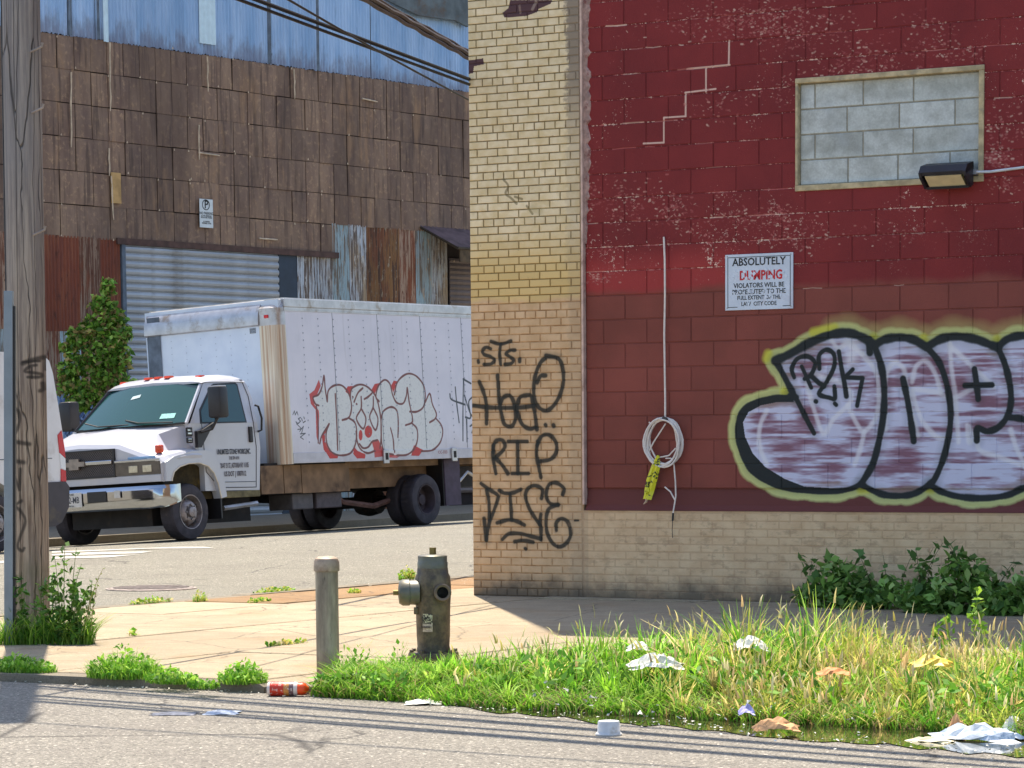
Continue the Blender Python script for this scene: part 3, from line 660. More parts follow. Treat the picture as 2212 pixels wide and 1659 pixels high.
for _ in range(90):
    i = random.randint(0, cols); r_ = random.randint(0, 6); x = XL+i*tw+random.uniform(-.03, .03); z = ZT-r_*thh+random.uniform(-.05, .05)
    if z > ZB: mb.add([(x-.018, -.045, z-.018), (x+.018, -.045, z-.018), (x, -.05, z+.022), (x, -.03, z)], [(0, 1, 2), (0, 2, 3), (1, 2, 3)])
tag(mb.build("nail_heads", M_BATT, wh), kind='stuff')
# yellowish loose piece
a = wb(240, 372, .05); b = wb(262, 440, .05)
MB().box((a[0], -.055, b[1]), (b[0], -.035, a[1])).build("plywood_patch", simple("plywood", (186, 150, 96), .8, var=.2), wh)
# corrugated sheets
def corr(x0, x1, z0, z1, y, pitch, amp, mat, name, top=None):
    n = max(8, int((x1-x0)/pitch*6)); v = []
    for i in range(n+1):
        x = x0+(x1-x0)*i/n; yy = y-amp*math.sin(2*math.pi*(x-x0)/pitch); zz = z0+(random.uniform(-.02, .02) if top else 0)
        v += [(x, yy, zz), (x, yy, z1)]
    o = MB().add(v, [(2*i, 2*i+2, 2*i+3, 2*i+1) for i in range(n)]).build(name, mat, wh); o.data.shade_smooth(); return o
def bluetin(name, c0, c1, dirt):
    t = NT(name); p = t.coord(wh); n = t.noise(t.scale(p, (1, 1, .18)), 2.6, 6, .6); n2 = t.noise(t.scale(p, (7, 7, .5)), 2.5, 4); z = t.sep(p)[2]
    col = t.mix(t.ramp(n, .3, .7), lin(c0), lin(c1)); col = t.mix(t.ramp(n2, .55, .75, 0, .5), col, tuple(x*.6 for x in lin(c0)))
    low = t.ramp(t.math('SUBTRACT', z, t.math('MULTIPLY', t.noise(t.scale(p, (3, 3, 1)), 1.6, 4, .7), 1.4)), ZT-.75, ZT-.25, .75, 0)
    col = t.mix(low, col, lin(dirt)); col = t.mix(1., col, t.mix(t.rand(), (.86, .88, .9), (1.05, 1.05, 1.05)), 'MULTIPLY')
    col = t.mix(t.ramp(t.vor(p, 1.3).outputs['Distance'], .0, .05, .8, 0), col, (.05, .06, .08))
    return t.out(col, .5, .25)
M_BLUE = bluetin("faded_blue_tin", (140, 176, 212), (180, 206, 234), (120, 122, 138))
M_FIB = simple("translucent_fibreglass", (206, 230, 238), .5, var=.06)
M_BSEAM = simple("stained_seam", (92, 104, 116), .8, var=.3, sc=5)
x = XL; k_ = 0
seams = [wb(px, 60)[0] for px in (150, 205, 322, 470, 585, 686, 800, 905)]
edges = [XL]+seams+[XR]
for a, b in zip(edges[:-1], edges[1:]):
    if b-a > 1.6: es = [a, (a+b)/2, b]
    else: es = [a, b]
    for c0, c1 in zip(es[:-1], es[1:]):
        corr(c0, c1, ZT+.0, 13.0, -.0 - .008*(k_ % 2), .085, .014, M_BLUE, "corrugated_sheet", True); k_ += 1
for px in (150, 210, 580, 684):
    a = wb(px, 60)[0]; MB().box((a-.045, -.02, ZT+.01), (a+.045, -.002, 13.0)).build("seam_strip", M_BSEAM, wh)
for (xa, xb, yb) in ((221, 232, 90), (428, 464, 93)):
    a, zb = wb(xa, yb); b, zb2 = wb(xb, yb); corr(a, b, zb, 13.0, -.035, .12, .012, M_FIB, "skylight_sheet")
# dark flashing and rust at the top right
a = wb(824, -4)[0]; mb = MB(); q = [wb(824, -6, .15), wb(1012, -6, .15), wb(1012, 58, .15), wb(985, 44, .15), wb(905, 33, .15)]
mb.prism([(p[0], p[1]) for p in q], 'y', -.15, -.08).build("flashing", simple("dirty_flashing", (92, 102, 104), .7, var=.35, sc=3, dirt=(96, 78, 62)), wh)
# rusty painted corrugated below, each side of the shutter
def flaky(name, cols4, seed):
    t = NT(name); p = t.scale(t.coord(wh), (1, 1, 1), (seed, seed, 0)); r = t.rand()
    st_ = t.noise(t.scale(p, (9, 9, .5)), 2.4, 6, .7); n = t.noise(t.scale(p, (1.5, 1.5, .6)), 1.3, 6, .65); bl = t.noise(t.scale(p, (4, 4, 1)), 3, 6, .75)
    col = t.mix(t.ramp(n, .42, .6), lin(cols4[0]), lin(cols4[1])); col = t.mix(t.ramp(st_, .48, .56), col, lin(cols4[2])); col = t.mix(t.ramp(bl, .56, .64), col, lin(cols4[3]))
    col = t.mix(1., col, t.mix(r, (.75, .72, .7), (1.15, 1.12, 1.1)), 'MULTIPLY')
    t.bump(bl, .4, .02); return t.out(col, .8)
M_FLK1 = flaky("flaking_rusty_sheet", [(142, 86, 60), (120, 84, 66), (176, 150, 128), (104, 62, 44)], 3)
M_FLK1b = flaky("red_rusty_sheet", [(128, 68, 46), (138, 84, 58), (118, 66, 50), (96, 54, 40)], 5)
M_FLK2 = flaky("flaking_blue_white_sheet", [(192, 202, 210), (168, 150, 124), (110, 98, 88), (210, 208, 200)], 9)
M_FLK3 = flaky("ochre_rust_sheet", [(150, 112, 72), (142, 92, 64), (96, 72, 58), (172, 160, 136)], 12)
M_FLK4 = flaky("pale_blue_sheet", [(178, 208, 218), (170, 186, 190), (134, 124, 110), (196, 180, 158)], 17)
def zz(px, py): return wb(px, py)[1]
L0 = wb(-60, 700)[0]; L1 = wb(262, 700)[0]; n = 7
for i in range(n):
    a, b = L0+(L1-L0)*i/n, L0+(L1-L0)*(i+1)/n
    z1 = ZB+.03
    corr(a, b, 3.35+random.uniform(-.1, .1), z1, -.005-.006*(i % 2), .075, .013, [M_FLK1b, M_FLK1, M_FLK1b, M_FLK1b, M_FLK1b, M_FLK1, M_FLK1b][i], "corrugated_sheet")
    corr(a, b, -1.0, 3.4, -.0, .075, .013, [M_FLK1, M_FLK4, M_FLK1, M_FLK1, M_FLK4, M_FLK1, M_FLK1][i], "corrugated_sheet")
R0 = wb(642, 600)[0]; R1 = wb(966, 580)[0]; n = 9
for i in range(n):
    a, b = R0+(R1-R0)*i/n, R0+(R1-R0)*(i+1)/n
    z1 = ZB-.02 if b < xn+.1 else ZB+thh+.03
    corr(a, b, -1.0, z1, -.004-.006*(i % 2), .075, .013, [M_FLK2, M_FLK2, M_FLK4, M_FLK2, M_FLK3, M_FLK3, M_FLK1, M_FLK4, M_FLK2][i], "corrugated_sheet")
# roller shutter
M_SHUT = simple("shutter_steel", (168, 172, 176), .5, .35, var=.12, sc=2, dirt=(134, 132, 128), randv=.08)
s0, s1 = wb(269, 600)[0], wb(600, 600)[0]; sp = .134; zt = ZB-.06
prf = [(.0, 0), (-.022, .03), (-.03, .066), (-.022, .1), (.0, .12), (.0, .13)]
me = MB().prism([(y, z) for y, z in prf]+[(.02, .13), (.02, 0)], 'x', 0, s1-s0).mesh("shutter_slat", M_SHUT)
for i in range(40): link("shutter_slat", me, wh, (s0, -.01, zt-(i+1)*sp))
MB().box((s0-.09, -.05, -1), (s0-.005, .01, ZB-.03)).build("shutter_guide", M_BATT if False else M_BSEAM, wh)
MB().box((s0-.2, -.06, ZB-.06), (xn, -.02, ZB+.05)).build("lintel", simple("rust_lintel", (86, 64, 56), .85, var=.3, sc=6), wh)
MB().box((s1+.02, -.012, -1), (R0-.02, .0, ZB-.05)).build("opening_panel", simple("dark_blue_opening", (36, 52, 68), .6, var=.2, sc=4), wh)  # panel added to fill the opening; its inner dark is put into the colour
# lean-to canopy and the brown shutter at the right
a0, az = wb(905, 497); b0, bz = wb(1030, 500)
can = MB(); cy = -1.0; h0 = bz+.02
n = 22; v = []
for i in range(n*4+1):
    xx = a0+(2.6)*i/(n*4); w_ = .012*math.sin(i*math.pi/2)
    v += [(xx, -.03, h0+w_), (xx, cy, h0-.46+w_)]
can.add(v, [(2*i, 2*i+2, 2*i+3, 2*i+1) for i in range(n*4)]).build("canopy", simple("canopy_tin", (106, 86, 84), .7, .1, var=.3, sc=4), wh)
MB().tube([(a0+.02, -.04, h0-.03), (a0+.02, cy+.02, h0-.48), (a0+2.5, cy+.02, h0-.48)], .03, 6).build("canopy_frame", simple("canopy_frame", (70, 60, 46), .8, var=.3), wh)
MB().box((a0+.1, cy+.02, h0-.75), (a0+2.5, cy+.05, h0-.5)).build("canopy_fascia", simple("canopy_fascia", (88, 72, 50), .85, var=.35, sc=6), wh)
me = MB().prism([(0, 0), (-.02, .05), (0, .1), (.02, .1), (.02, 0)], 'x', 0, 3.0).mesh("shutter_slat", simple("brown_shutter", (112, 98, 92), .6, .2, var=.2, sc=3, randv=.15))
for i in range(45): link("shutter_slat", me, wh, (R1+.05, -.02, ZB+.1-(i+1)*.105))

# text as flat print
def text(body, size, mat, parent, loc, rot, name="lettering", bold=.0, sx=1., align='CENTER', space=1.):
    c = bpy.data.curves.new(name, 'FONT'); c.body = body; c.size = size; c.offset = bold*size; c.align_x = align; c.align_y = 'CENTER'; c.space_character = space; c.resolution_u = 2
    c.extrude = .0008
    to = bpy.data.objects.new("tmp", c); COL.objects.link(to); bpy.context.view_layer.update()
    me = bpy.data.meshes.new_from_object(to.evaluated_get(bpy.context.evaluated_depsgraph_get())); bpy.data.objects.remove(to)
    me.materials.clear(); me.materials.append(mat)
    for v in me.vertices: v.co.x *= sx
    o = link(name, me, parent, loc, rot); return o
M_BLACK = simple("black_print", (30, 32, 34), .6, var=.1, bump=0); M_WHITE = simple("white_sheet", (232, 236, 238), .45, var=.05, bump=0); M_RED = simple("red_print", (196, 40, 44), .6, var=.1, bump=0)
# parking notice on the warehouse
pa, pz = wb(430, 429, .06); pb, pzb = wb(460, 493, .06)
sg = empty("parking_notice", tuple(P0+nB*.06+dB*pa+np.array([0, 0, pzb]))); sg.rotation_euler = (0, 0, TB)
tag(sg, "small white parking notice with black print high on the brown tin wall", "sign")
w_, h_ = pb-pa, pz-pzb
MB().box((0, -.01, 0), (w_, .0, h_), .003).build("panel", simple("notice_panel", (214, 222, 222), .5, var=.06, bump=0), sg)
R90 = (math.pi/2, 0, 0)
text("P", .2, M_BLACK, sg, (w_/2, -.012, h_*.8), R90, bold=.02)
for i, (b_, s_) in enumerate((("NO PARKING", .068), ("ACTIVE DRIVEWAY", .036), ("VIOLATORS TOWED", .036), ("AT OWNERS", .034), ("EXPENSE 24 HRS", .038))):
    text(b_, s_, M_BLACK, sg, (w_/2, -.012, h_*(.5, .41, .35, .21, .15)[i]), R90, bold=.01, sx=.85)
mb = MB(); mb.tube([(w_/2-.06+.09*math.cos(a)+.05, -.012, h_*.8+.09*math.sin(a)) for a in np.linspace(0, 6.28, 16)], .008, 4).build("emblem", M_BLACK, sg)

# dumping sign on the block wall
a = wl(1567.5, 551, .03); b = wl(1714, 669, .03)
sw, sh = b[0]-a[0], wl(1567.5, 551, .03)[1]-wl(1568, 671, .03)[1]
ds = empty("warning_sign", tuple(CORNER-nW*.026+dW*a[0]+np.array([0, 0, wl(1568, 671, .03)[1]])), -TH)
tag(ds, "white metal warning sign reading ABSOLUTELY with flaked red letters on the red wall", "sign")
MB().box((0, -.006, 0), (sw, .004, sh), .002).build("panel", simple("sign_panel", (206, 214, 226), .4, var=.07, sc=4, bump=0, dirt=(190, 186, 196)), ds)
bd = MB(); e = .022; wt = .005
for q in (((e, -.0075, e), (e+wt, -.006, sh-e)), ((sw-e-wt, -.0075, e), (sw-e, -.006, sh-e)), ((e+wt, -.0075, sh-e-wt), (sw-e-wt, -.006, sh-e)), ((e+wt, -.0075, e), (e+.09, -.006, e+wt)), ((sw-e-.07, -.0075, e), (sw-e-wt, -.006, e+wt))): bd.box(*q)
bd.build("border", M_BLACK, ds)
text("ABSOLUTELY", .088, M_BLACK, ds, (sw*.5, -.007, sh*.855), R90, bold=.018, sx=.92)
text("DUMPING", .105, M_RED, ds, (sw*.53, -.007, sh*.61), R90, bold=.03, sx=.82)
for i, (b_, s_) in enumerate((("VIOLATORS WILL BE", .055), ("PROSECUTED TO THE", .055), ("FULL EXTENT OF THE", .047), ("LAW  CITY CODE", .047))):
    text(b_, s_, M_BLACK, ds, (sw*.5, -.007, sh*(.435, .32, .215, .105)[i]), R90, bold=.014, sx=(.9, .88, .85, .85)[i])
ch = MB(); rr = random.Random(5)
for _ in range(46):   # flaked-off paint on the lettering
    x = sw*rr.uniform(.12, .9); z = rr.choice([sh*rr.uniform(.64, .73), sh*rr.uniform(.08, .27), sh*rr.uniform(.29, .34), sh*rr.uniform(.56, .6)]); s_ = rr.uniform(.006, .016)
    n_ = 6; ch.add([(x+s_*rr.uniform(.6, 1.2)*math.cos(k*1.047), -.0085, z+s_*1.3*rr.uniform(.6, 1.2)*math.sin(k*1.047)) for k in range(n_)], [tuple(range(n_))])
tag(ch.build("flaked_paint", simple("flaked_white", (214, 221, 232), .5, var=.04, bump=0), ds), kind='stuff')
for (x, z) in ((.02, .02), (sw-.02, .02), (.02, sh-.015), (sw-.02, sh-.015)):
    MB().lathe([(.005, -.009), (.005, -.006)], 8, (x, 0, z), 'y').build("bolt", M_IRON, ds)

# flood light on its conduit
def onwall(x, y, out): u_, z_ = wl(x, y, -out); return np.array(CORNER)+dW*u_+nW*out+np.array([0, 0, z_])
M_BLKMET = simple("black_enamel", (44, 44, 52), .45, .2, var=.15, sc=6); M_LENS = simple("lamp_lens", (226, 214, 176), .3, var=.08, sc=12, bump=.2)
fu, fz = wl(2053, 372, -.02)
fl = empty("flood_light", tuple(CORNER+dW*fu+np.array([0, 0, fz])), -TH-.0); tag(fl, "black wall pack flood light with cream lens below the blocked up window", "light fixture")
w2 = .195
MB().prism([(-.03, .075), (-.17, .045), (-.215, -.01), (-.20, -.035), (-.03, .03)], 'x', -w2, w2).build("housing", M_BLKMET, fl)
MB().prism([(-.028, .075), (-.028, -.10), (.03, -.10), (.03, .075)], 'x', -w2+.02, w2-.02).build("back_plate", M_BLKMET, fl)
MB().prism([(-.033, .025), (-.20, -.04), (-.07, -.12), (-.033, -.10)], 'x', -w2+.045, w2-.045).build("lens", M_LENS, fl)
for sx in (-1, 1): MB().prism([(-.03, .072), (-.17, .042), (-.218, -.015), (-.20, -.048), (-.075, -.128), (-.03, -.105)], 'x', sx*w2-.022*(sx > 0), sx*w2+.022*(sx < 0)).build("side_rim", M_BLKMET, fl)
MB().prism([(-.045, -.115), (-.078, -.134), (-.09, -.115)], 'x', -w2+.02, w2-.02).build("lens_rim", M_BLKMET, fl)
cnd = empty("conduit", tuple(CORNER+dW*(fu+.2)+np.array([0, 0, fz-.01])), -TH); tag(cnd, "thin white conduit running right from the flood light", "conduit")
c1 = wl(2212, 356, -.01); MB().tube([(0, -.03, -.0), (.06, -.0, .0), (.12, .015, .0), (c1[0]-fu-.2, .018, .02), (3.2, .018, .04)], .011, 8).build("pipe", simple("white_pipe", (206, 208, 212), .5), cnd, True)
MB().box((-.02, -.04, -.02), (.02, .03, .02), .004).build("fitting", simple("pipe_fitting", (150, 150, 155), .5, .5), cnd)

# rope, coil, caution tape
def rp(x, y, out=.03): u_, z_ = wl(x, y, .03-out); return Vector((u_, .03-out, z_))
hang = empty("hanging_cable", tuple(CORNER), -TH); tag(hang, "white cable hanging down the red wall into a tied coil", "cable")
M_ROPE = simple("white_cable", (226, 214, 204), .6, var=.08, sc=30)
pts = [rp(1434, 512, .01), rp(1436, 560), rp(1436.5, 640), rp(1435, 720), rp(1436, 800), rp(1437, 860), rp(1437, 905)]
MB().tube(pts, .0085, 7).build("cable", M_ROPE, hang, True)
cx_, cz_ = rp(1435.5, 955)[0], rp(1435.5, 955)[2]; coil = MB(); rr = random.Random(2)
P_ = []
for k in range(8*26+1):
    a = k/26*2*math.pi; wob = .012*math.sin(a*.37+1)+.01*math.sin(a*.71)
    rx = .155+wob+.006*math.sin(k*.9); rz = .195+wob*.8
    P_.append(Vector((cx_+rx*math.sin(a+.05*math.sin(a*.13))+.014*math.sin(a*.21), -.012-.02*((k//26) % 3)*.8-.01*rr.random(), cz_+rz*math.cos(a)+.012*math.sin(a*.31))))
MB().tube(P_, .0078, 6).build("coil", M_ROPE, hang, True)
for P in ([(1438, 915), (1412, 955), (1402, 975)], [(1460, 912), (1462, 940), (1466, 960)], [(1402, 912), (1411, 918)], [(1425, 988), (1445, 984), (1460, 968)], [(1438, 990), (1450, 990), (1456, 1005), (1459, 1040), (1460, 1071)], [(1436, 1052), (1448, 1062), (1459, 1082)], [(1460, 1071), (1457, 1090), (1454, 1108)]):
    MB().tube([rp(x, y, .055) for x, y in P], .0065, 6).build("strand", M_ROPE, hang, True)
MB().tube([rp(x, y, .05) for x, y in ((1454, 1108), (1453, 1125))], .0085, 6).build("black_end", M_BLACK, hang)
MB().tube([rp(x, y, .05) for x, y in ((1453, 1125), (1452, 1145), (1453, 1162))], .003, 5).build("wire", M_BLACK, hang)
MB().tube([rp(1432, 902, .07), rp(1440, 906, .075), rp(1442, 912, .07)], .014, 7).build("tie", simple("dark_tie", (70, 64, 60), .8), hang)
t = NT("caution_tape"); zc = t.sep(t.coord(bld))[2]; wv = t.math('FRACT', t.math('ADD', t.math('MULTIPLY', zc, 11.), t.math('MULTIPLY', t.noise(t.coord(bld), 14, 2), 2.2))); fx = t.noise(t.coord(bld), 60, 2)
c_ = t.mix(t.math('MULTIPLY', t.ramp(wv, .6, .7), t.ramp(fx, .48, .54)), lin((218, 212, 44)), lin((40, 52, 24)))
M_TAPE = t.out(c_, .4)
tp = MB()
for P, w_ in ((([(1421, 984), (1413, 1005), (1403, 1035), (1398, 1060), (1397, 1078)]), .026), (([(1422, 986), (1419, 1010), (1412, 1040), (1406, 1062), (1400, 1080)]), .026), (([(1399, 1045), (1397, 1062), (1394, 1078)]), .02)):
    pp = [rp(x, y, .075+.01*math.sin(i*1.7)) for i, (x, y) in enumerate(P)]; n_ = len(pp)
    v = []
    for i, p in enumerate(pp):
        ww = w_*(.4 if i == 0 else 1); v += [p+Vector((-ww, .006*math.sin(i*2), 0)), p+Vector((0, -.008, .004)), p+Vector((ww, .008, 0))]
    tp.add(v, [(3*i+k, 3*i+k+1, 3*i+4+k, 3*i+3+k) for i in range(n_-1) for k in range(2)])
o = tp.build("caution_tape", M_TAPE); o.matrix_world = Matrix.Translation(Vector(CORNER)) @ Matrix.Rotation(-TH, 4, 'Z'); tag(o, "twisted yellow caution tape tied to the bottom of the cable coil", "tape")
MB().tube([rp(x, y, .07) for x, y in ((1397, 1078), (1396, 1084), (1390, 1089))], [.012, .01, .004], 6).build("loose_end", simple("dirty_string", (200, 170, 140), .8), o)
# =====================================================================================================
#  BOX TRUCK      local axes: x back along the truck, y across it away from the camera, z up
# =====================================================================================================
Lv = np.array([math.cos(TRL), math.sin(TRL), .007]); Lv /= np.linalg.norm(Lv)
Wv = np.array([-math.sin(TRL), math.cos(TRL), -.05]); Wv -= Lv*(Wv@Lv); Wv /= np.linalg.norm(Wv); Uv = np.cross(Lv, Wv)
def truckmat(o): return Matrix(((Lv[0], Wv[0], Uv[0], o[0]), (Lv[1], Wv[1], Uv[1], o[1]), (Lv[2], Wv[2], Uv[2], o[2]), (0, 0, 0, 1)))
def tl(x, y, w=0.):
    q = hitp(x, y, O+Wv*w, Wv)-O; return float(q@Lv), float(q@Uv)
trk = empty("box_truck"); trk.matrix_world = truckmat(O)
tag(trk, "white box truck with red and white graffiti on its cargo box, parked facing left", "truck")
M_WHITE_P = simple("white_truck_paint", (186, 188, 196), .3, var=.04, sc=2, bump=0, dirt=(200, 198, 198)); M_WHITE_P.node_tree.nodes['Principled BSDF'].inputs['Coat Weight'].default_value = .4
M_ALU = simple("aluminium_trim", (186, 184, 184), .38, .65, var=.12, sc=6, bump=.05, dirt=(150, 136, 122))
M_CHROME = simple("chrome", (176, 180, 186), .12, 1., var=.03, bump=0)
M_DK = simple("dark_underbody", (34, 31, 31), .8, var=.35, sc=5, dirt=(62, 48, 36)); M_BLK = simple("black_plastic", (34, 32, 34), .5, var=.15, bump=.1)
M_RAILB = simple("rusty_brown_frame", (128, 102, 76), .85, var=.35, sc=3, dirt=(58, 42, 32), bump=.4, bsc=20); M_TYRE = simple("tyre_rubber", (56, 53, 60), .8, var=.25, sc=7, dirt=(82, 76, 78), bump=.3)
M_RIM = simple("dirty_wheel_steel", (150, 142, 142), .5, .5, var=.3, sc=9, dirt=(86, 72, 66), bump=.3)
M_ORG = simple("orange_lens", (206, 66, 24), .25, var=.08, bump=0); M_REDL = simple("red_lens", (196, 22, 40), .2, var=.06, bump=0)
tg = NT("dark_glass"); tg.b.inputs['Base Color'].default_value = (.015, .06, .055, 1); tg.b.inputs['Roughness'].default_value = .04; tg.b.inputs['Specular IOR Level'].default_value = .55
tg.b.inputs['Coat Weight'].default_value = .15; tg.b.inputs['Coat Roughness'].default_value = .02
M_GLASS = tg.m

# cargo box side picture
GP = Painter(2.3, 8.2, 1.0, 3.65, 250, lambda u, z: (u, z)); G7 = lambda x, y: tl((750+x/2.5525)/S, (1100+y/2.5525)/S, -.1); GP.tr = G7
BR_ = (112, 60, 58); RD = (190, 52, 48); GW = (216, 220, 218)
sil = [(530, 292), (572, 272), (600, 205), (615, 125), (630, 235), (645, 250), (700, 200), (760, 208), (812, 262), (830, 225), (885, 195), (945, 208), (1005, 262), (1035, 205), (1085, 158), (1130, 185), (1158, 260), (1180, 185), (1255, 112), (1335, 125), (1392, 200), (1407, 330), (1440, 265), (1470, 360), (1492, 420), (1482, 462), (1520, 500), (1542, 560), (1522, 645), (1460, 702), (1350, 722), (1290, 745), (1200, 748), (1120, 745), (1050, 725), (950, 742), (865, 715), (800, 738), (720, 745), (655, 700), (612, 610), (590, 640), (575, 400), (540, 350)]
for P in ([(500, 270), (540, 238), (575, 155), (590, 205), (562, 272), (530, 300), (548, 352), (578, 380), (572, 655), (556, 600), (550, 392), (512, 345)], [(780, 245), (800, 208), (855, 205), (820, 272), (800, 278)], [(985, 235), (1010, 192), (1050, 185), (1030, 240), (1020, 292)],
          [(1140, 200), (1158, 165), (1190, 172), (1165, 235), (1150, 262)], [(655, 505), (622, 580), (640, 672), (690, 732), (722, 745), (716, 770), (655, 770), (618, 700), (600, 600)], [(858, 672), (930, 735), (928, 772), (868, 768), (842, 722)], [(1318, 650), (1385, 702), (1352, 750), (1296, 745)], [(1060, 720), (1170, 725), (1215, 745), (1090, 765)]): GP.fill(P, RD, .95)
GP.fill(sil, GW, .96)
x0, x1, y0, y1, I = GP.inside(sil); nn = vnoise(*I.shape, 6, 6, 21); GP.blend(x0, x1, y0, y1, (I & (nn > .74)).astype(np.float32)*.16, (150, 156, 156))
GP.fill([(655, 505), (622, 580), (626, 672), (680, 740), (722, 750), (716, 772), (655, 772), (612, 700), (598, 600)], RD); GP.fill([(850, 680), (880, 715), (935, 742), (930, 772), (868, 772), (838, 735)], RD); GP.fill([(1318, 668), (1385, 705), (1352, 752), (1290, 750)], RD); GP.fill([(1075, 735), (1150, 745), (1215, 748), (1180, 768), (1090, 765)], RD, .8)
for P in ([(782, 250), (800, 208), (848, 205), (824, 250), (815, 275)], [(988, 240), (1010, 190), (1052, 182), (1034, 215), (1010, 268)], [(1144, 205), (1160, 163), (1192, 170), (1170, 215), (1156, 258)]): GP.fill(P, RD)
GP.fill([(988, 642), (1040, 625), (1070, 690), (1098, 752), (1005, 765), (1002, 690)], RD, .9)
GP.fill([(962+30*math.cos(a), 562+48*math.sin(a)) for a in np.linspace(0, 6.28, 22)], RD); GP.fill([(901+15*math.cos(a), 590+42*math.sin(a)) for a in np.linspace(0, 6.28, 18)], RD)
for P in [[(640, 325), (650, 240), (700, 200), (760, 205), (810, 270), (830, 360), (820, 430), (800, 458), (758, 472)], [(808, 455), (855, 490), (870, 560), (860, 660), (820, 728), (750, 748), (682, 730), (640, 660), (632, 572), (655, 502)], [(703, 268), (715, 500), (722, 705)],
          [(575, 358), (548, 345), (530, 295), (572, 272), (600, 210), (615, 125), (625, 230), (640, 325)], [(555, 362), (570, 500), (570, 650)], [(582, 655), (600, 590), (655, 502)], [(820, 305), (830, 230), (888, 195), (950, 210), (1010, 272), (1040, 352), (1060, 480), (1060, 620), (1052, 690)],
          [(865, 560), (875, 640), (902, 700), (950, 730), (1012, 712)], [(905, 290), (905, 380), (868, 460), (920, 540), (942, 460), (905, 380)], [(1000, 290), (998, 372), (972, 452), (1016, 550), (1036, 462), (998, 372)], [(892, 658), (920, 690), (960, 682), (992, 640), (1032, 628)],
          [(850, 330), (880, 260), (918, 222)], [(930, 308), (960, 290), (990, 262)], [(838, 290), (842, 292)], [(868, 345), (872, 348)], [(1045, 325), (1020, 290), (1040, 205), (1088, 158), (1130, 190), (1150, 272), (1182, 335), (1232, 342), (1258, 282), (1265, 220), (1280, 330), (1305, 450), (1300, 492), (1252, 512)],
          [(1060, 470), (1080, 402), (1140, 370), (1185, 402), (1195, 500), (1192, 606)], [(1135, 535), (1155, 620), (1162, 722)], [(1165, 272), (1190, 172), (1260, 112), (1332, 126), (1392, 200), (1406, 290), (1390, 370), (1340, 406), (1285, 406)], [(1300, 495), (1340, 540), (1345, 622), (1320, 692), (1260, 742), (1180, 748)],
          [(1405, 335), (1440, 265), (1462, 350), (1492, 420), (1482, 462), (1440, 490)], [(1490, 460), (1530, 510), (1542, 572), (1520, 650), (1460, 706), (1370, 716)], [(1060, 470), (1065, 640), (1090, 722), (1152, 742)]]: GP.stroke(P, .032, BR_, soft=.2, smooth=len(P) > 2)
for P in [[(372, 430), (384, 400), (390, 432), (404, 405), (412, 432)], [(432, 452), (414, 462), (432, 480), (412, 500), (396, 486)], [(400, 500), (440, 540), (410, 545)], [(425, 560), (455, 520), (440, 575)], [(430, 580), (470, 575), (430, 605), (455, 622)], [(440, 460), (446, 478)], [(458, 448), (462, 462)], [(470, 480), (452, 492)]]: GP.stroke(P, .016, (52, 60, 66), smooth=False)
for P in [[(1640, 215), (1652, 350), (1670, 490)], [(1598, 270), (1612, 312), (1712, 350)], [(1704, 150), (1700, 400), (1700, 632)], [(1702, 152), (1762, 186)], [(1712, 280), (1750, 402), (1770, 440)], [(1790, 280), (1745, 330), (1760, 450), (1720, 450)], [(1730, 450), (1732, 640)], [(1755, 520), (1790, 500), (1770, 570)]]: GP.stroke(P, .032, (52, 60, 68), smooth=len(P) > 2)
IM_T = GP.image("truck_graffiti")
t = NT("box_side_panel"); p = t.coord(trk)
c_ = t.mix(t.ramp(t.noise(p, 1.5, 4), .3, .7), lin((212, 213, 224)), lin((222, 222, 232))); c_ = t.mix(t.ramp(t.noise(t.scale(p, (1, 1, .3)), 6, 5), .55, .8, 0, .3), c_, lin((188, 190, 198)))
gr_ = t.noise(t.scale(p, (5, 5, .25)), 2.2, 5, .7); c_ = t.mix(t.ramp(gr_, .55, .75, 0, .35), c_, lin((168, 166, 170))); c_ = t.mix(t.ramp(t.math('ADD', t.sep(p)[2], t.math('MULTIPLY', t.noise(p, 3, 4), .5)), 1.9, 1.4, 0, .3), c_, lin((176, 166, 156)))
c_, _a = use_image(t, trk, IM_T, GP, c_); M_SIDE = t.out(c_, .45)
t = NT("box_front_panel"); p = t.coord(trk); c_ = t.mix(t.ramp(t.noise(p, 2, 4), .3, .7), lin((190, 204, 220)), lin((206, 218, 230))); M_FRONT = t.out(c_, .4)

B0, B1, BW0, BW1 = 2.40, 8.2, -.1, 2.62
MB().box((B0-.12, BW0+.03, 1.12), (B1-.03, BW1, 3.585)).build("box_shell", M_FRONT, trk)
MB().box((B0, BW0, 1.24), (B1, BW0+.02, 3.42)).build("side_panel", M_SIDE, trk)
tr_ = MB().box((B0-.02, BW0-.016, 3.47), (B1, BW0+.05, 3.60), .008).box((B0-.02, BW0-.008, 3.41), (B1, BW0+.03, 3.468)).build("top_rail", M_ALU, trk)
t = NT("grey_rail"); c_, _a = use_image(t, trk, IM_T, GP, t.mix(t.ramp(t.noise(t.coord(trk), 5, 4), .3, .7), lin((184, 184, 190)), lin((202, 202, 208)))); M_RAIL = t.out(c_, .5)
MB().box((B0, BW0-.012, 1.08), (B1, BW0+.06, 1.24), .005).build("bottom_rail", M_RAIL, trk)
MB().box((B0, BW0+.01, 3.586), (B1, BW1, 3.615)).build("roof", M_ALU, trk)
tP2 = NT("post_aluminium"); _q = tP2.sep(tP2.own()); wv_ = tP2.noise(tP2.scale(tP2.own(), (14, 14, .25)), 1.6, 3)
cc_ = tP2.mix(tP2.ramp(wv_, .38, .62), lin((176, 148, 128)), lin((206, 198, 182))); M_POST = tP2.out(cc_, .3, .55)  # vertical cream and tan reflection streaks painted into the metal's colour
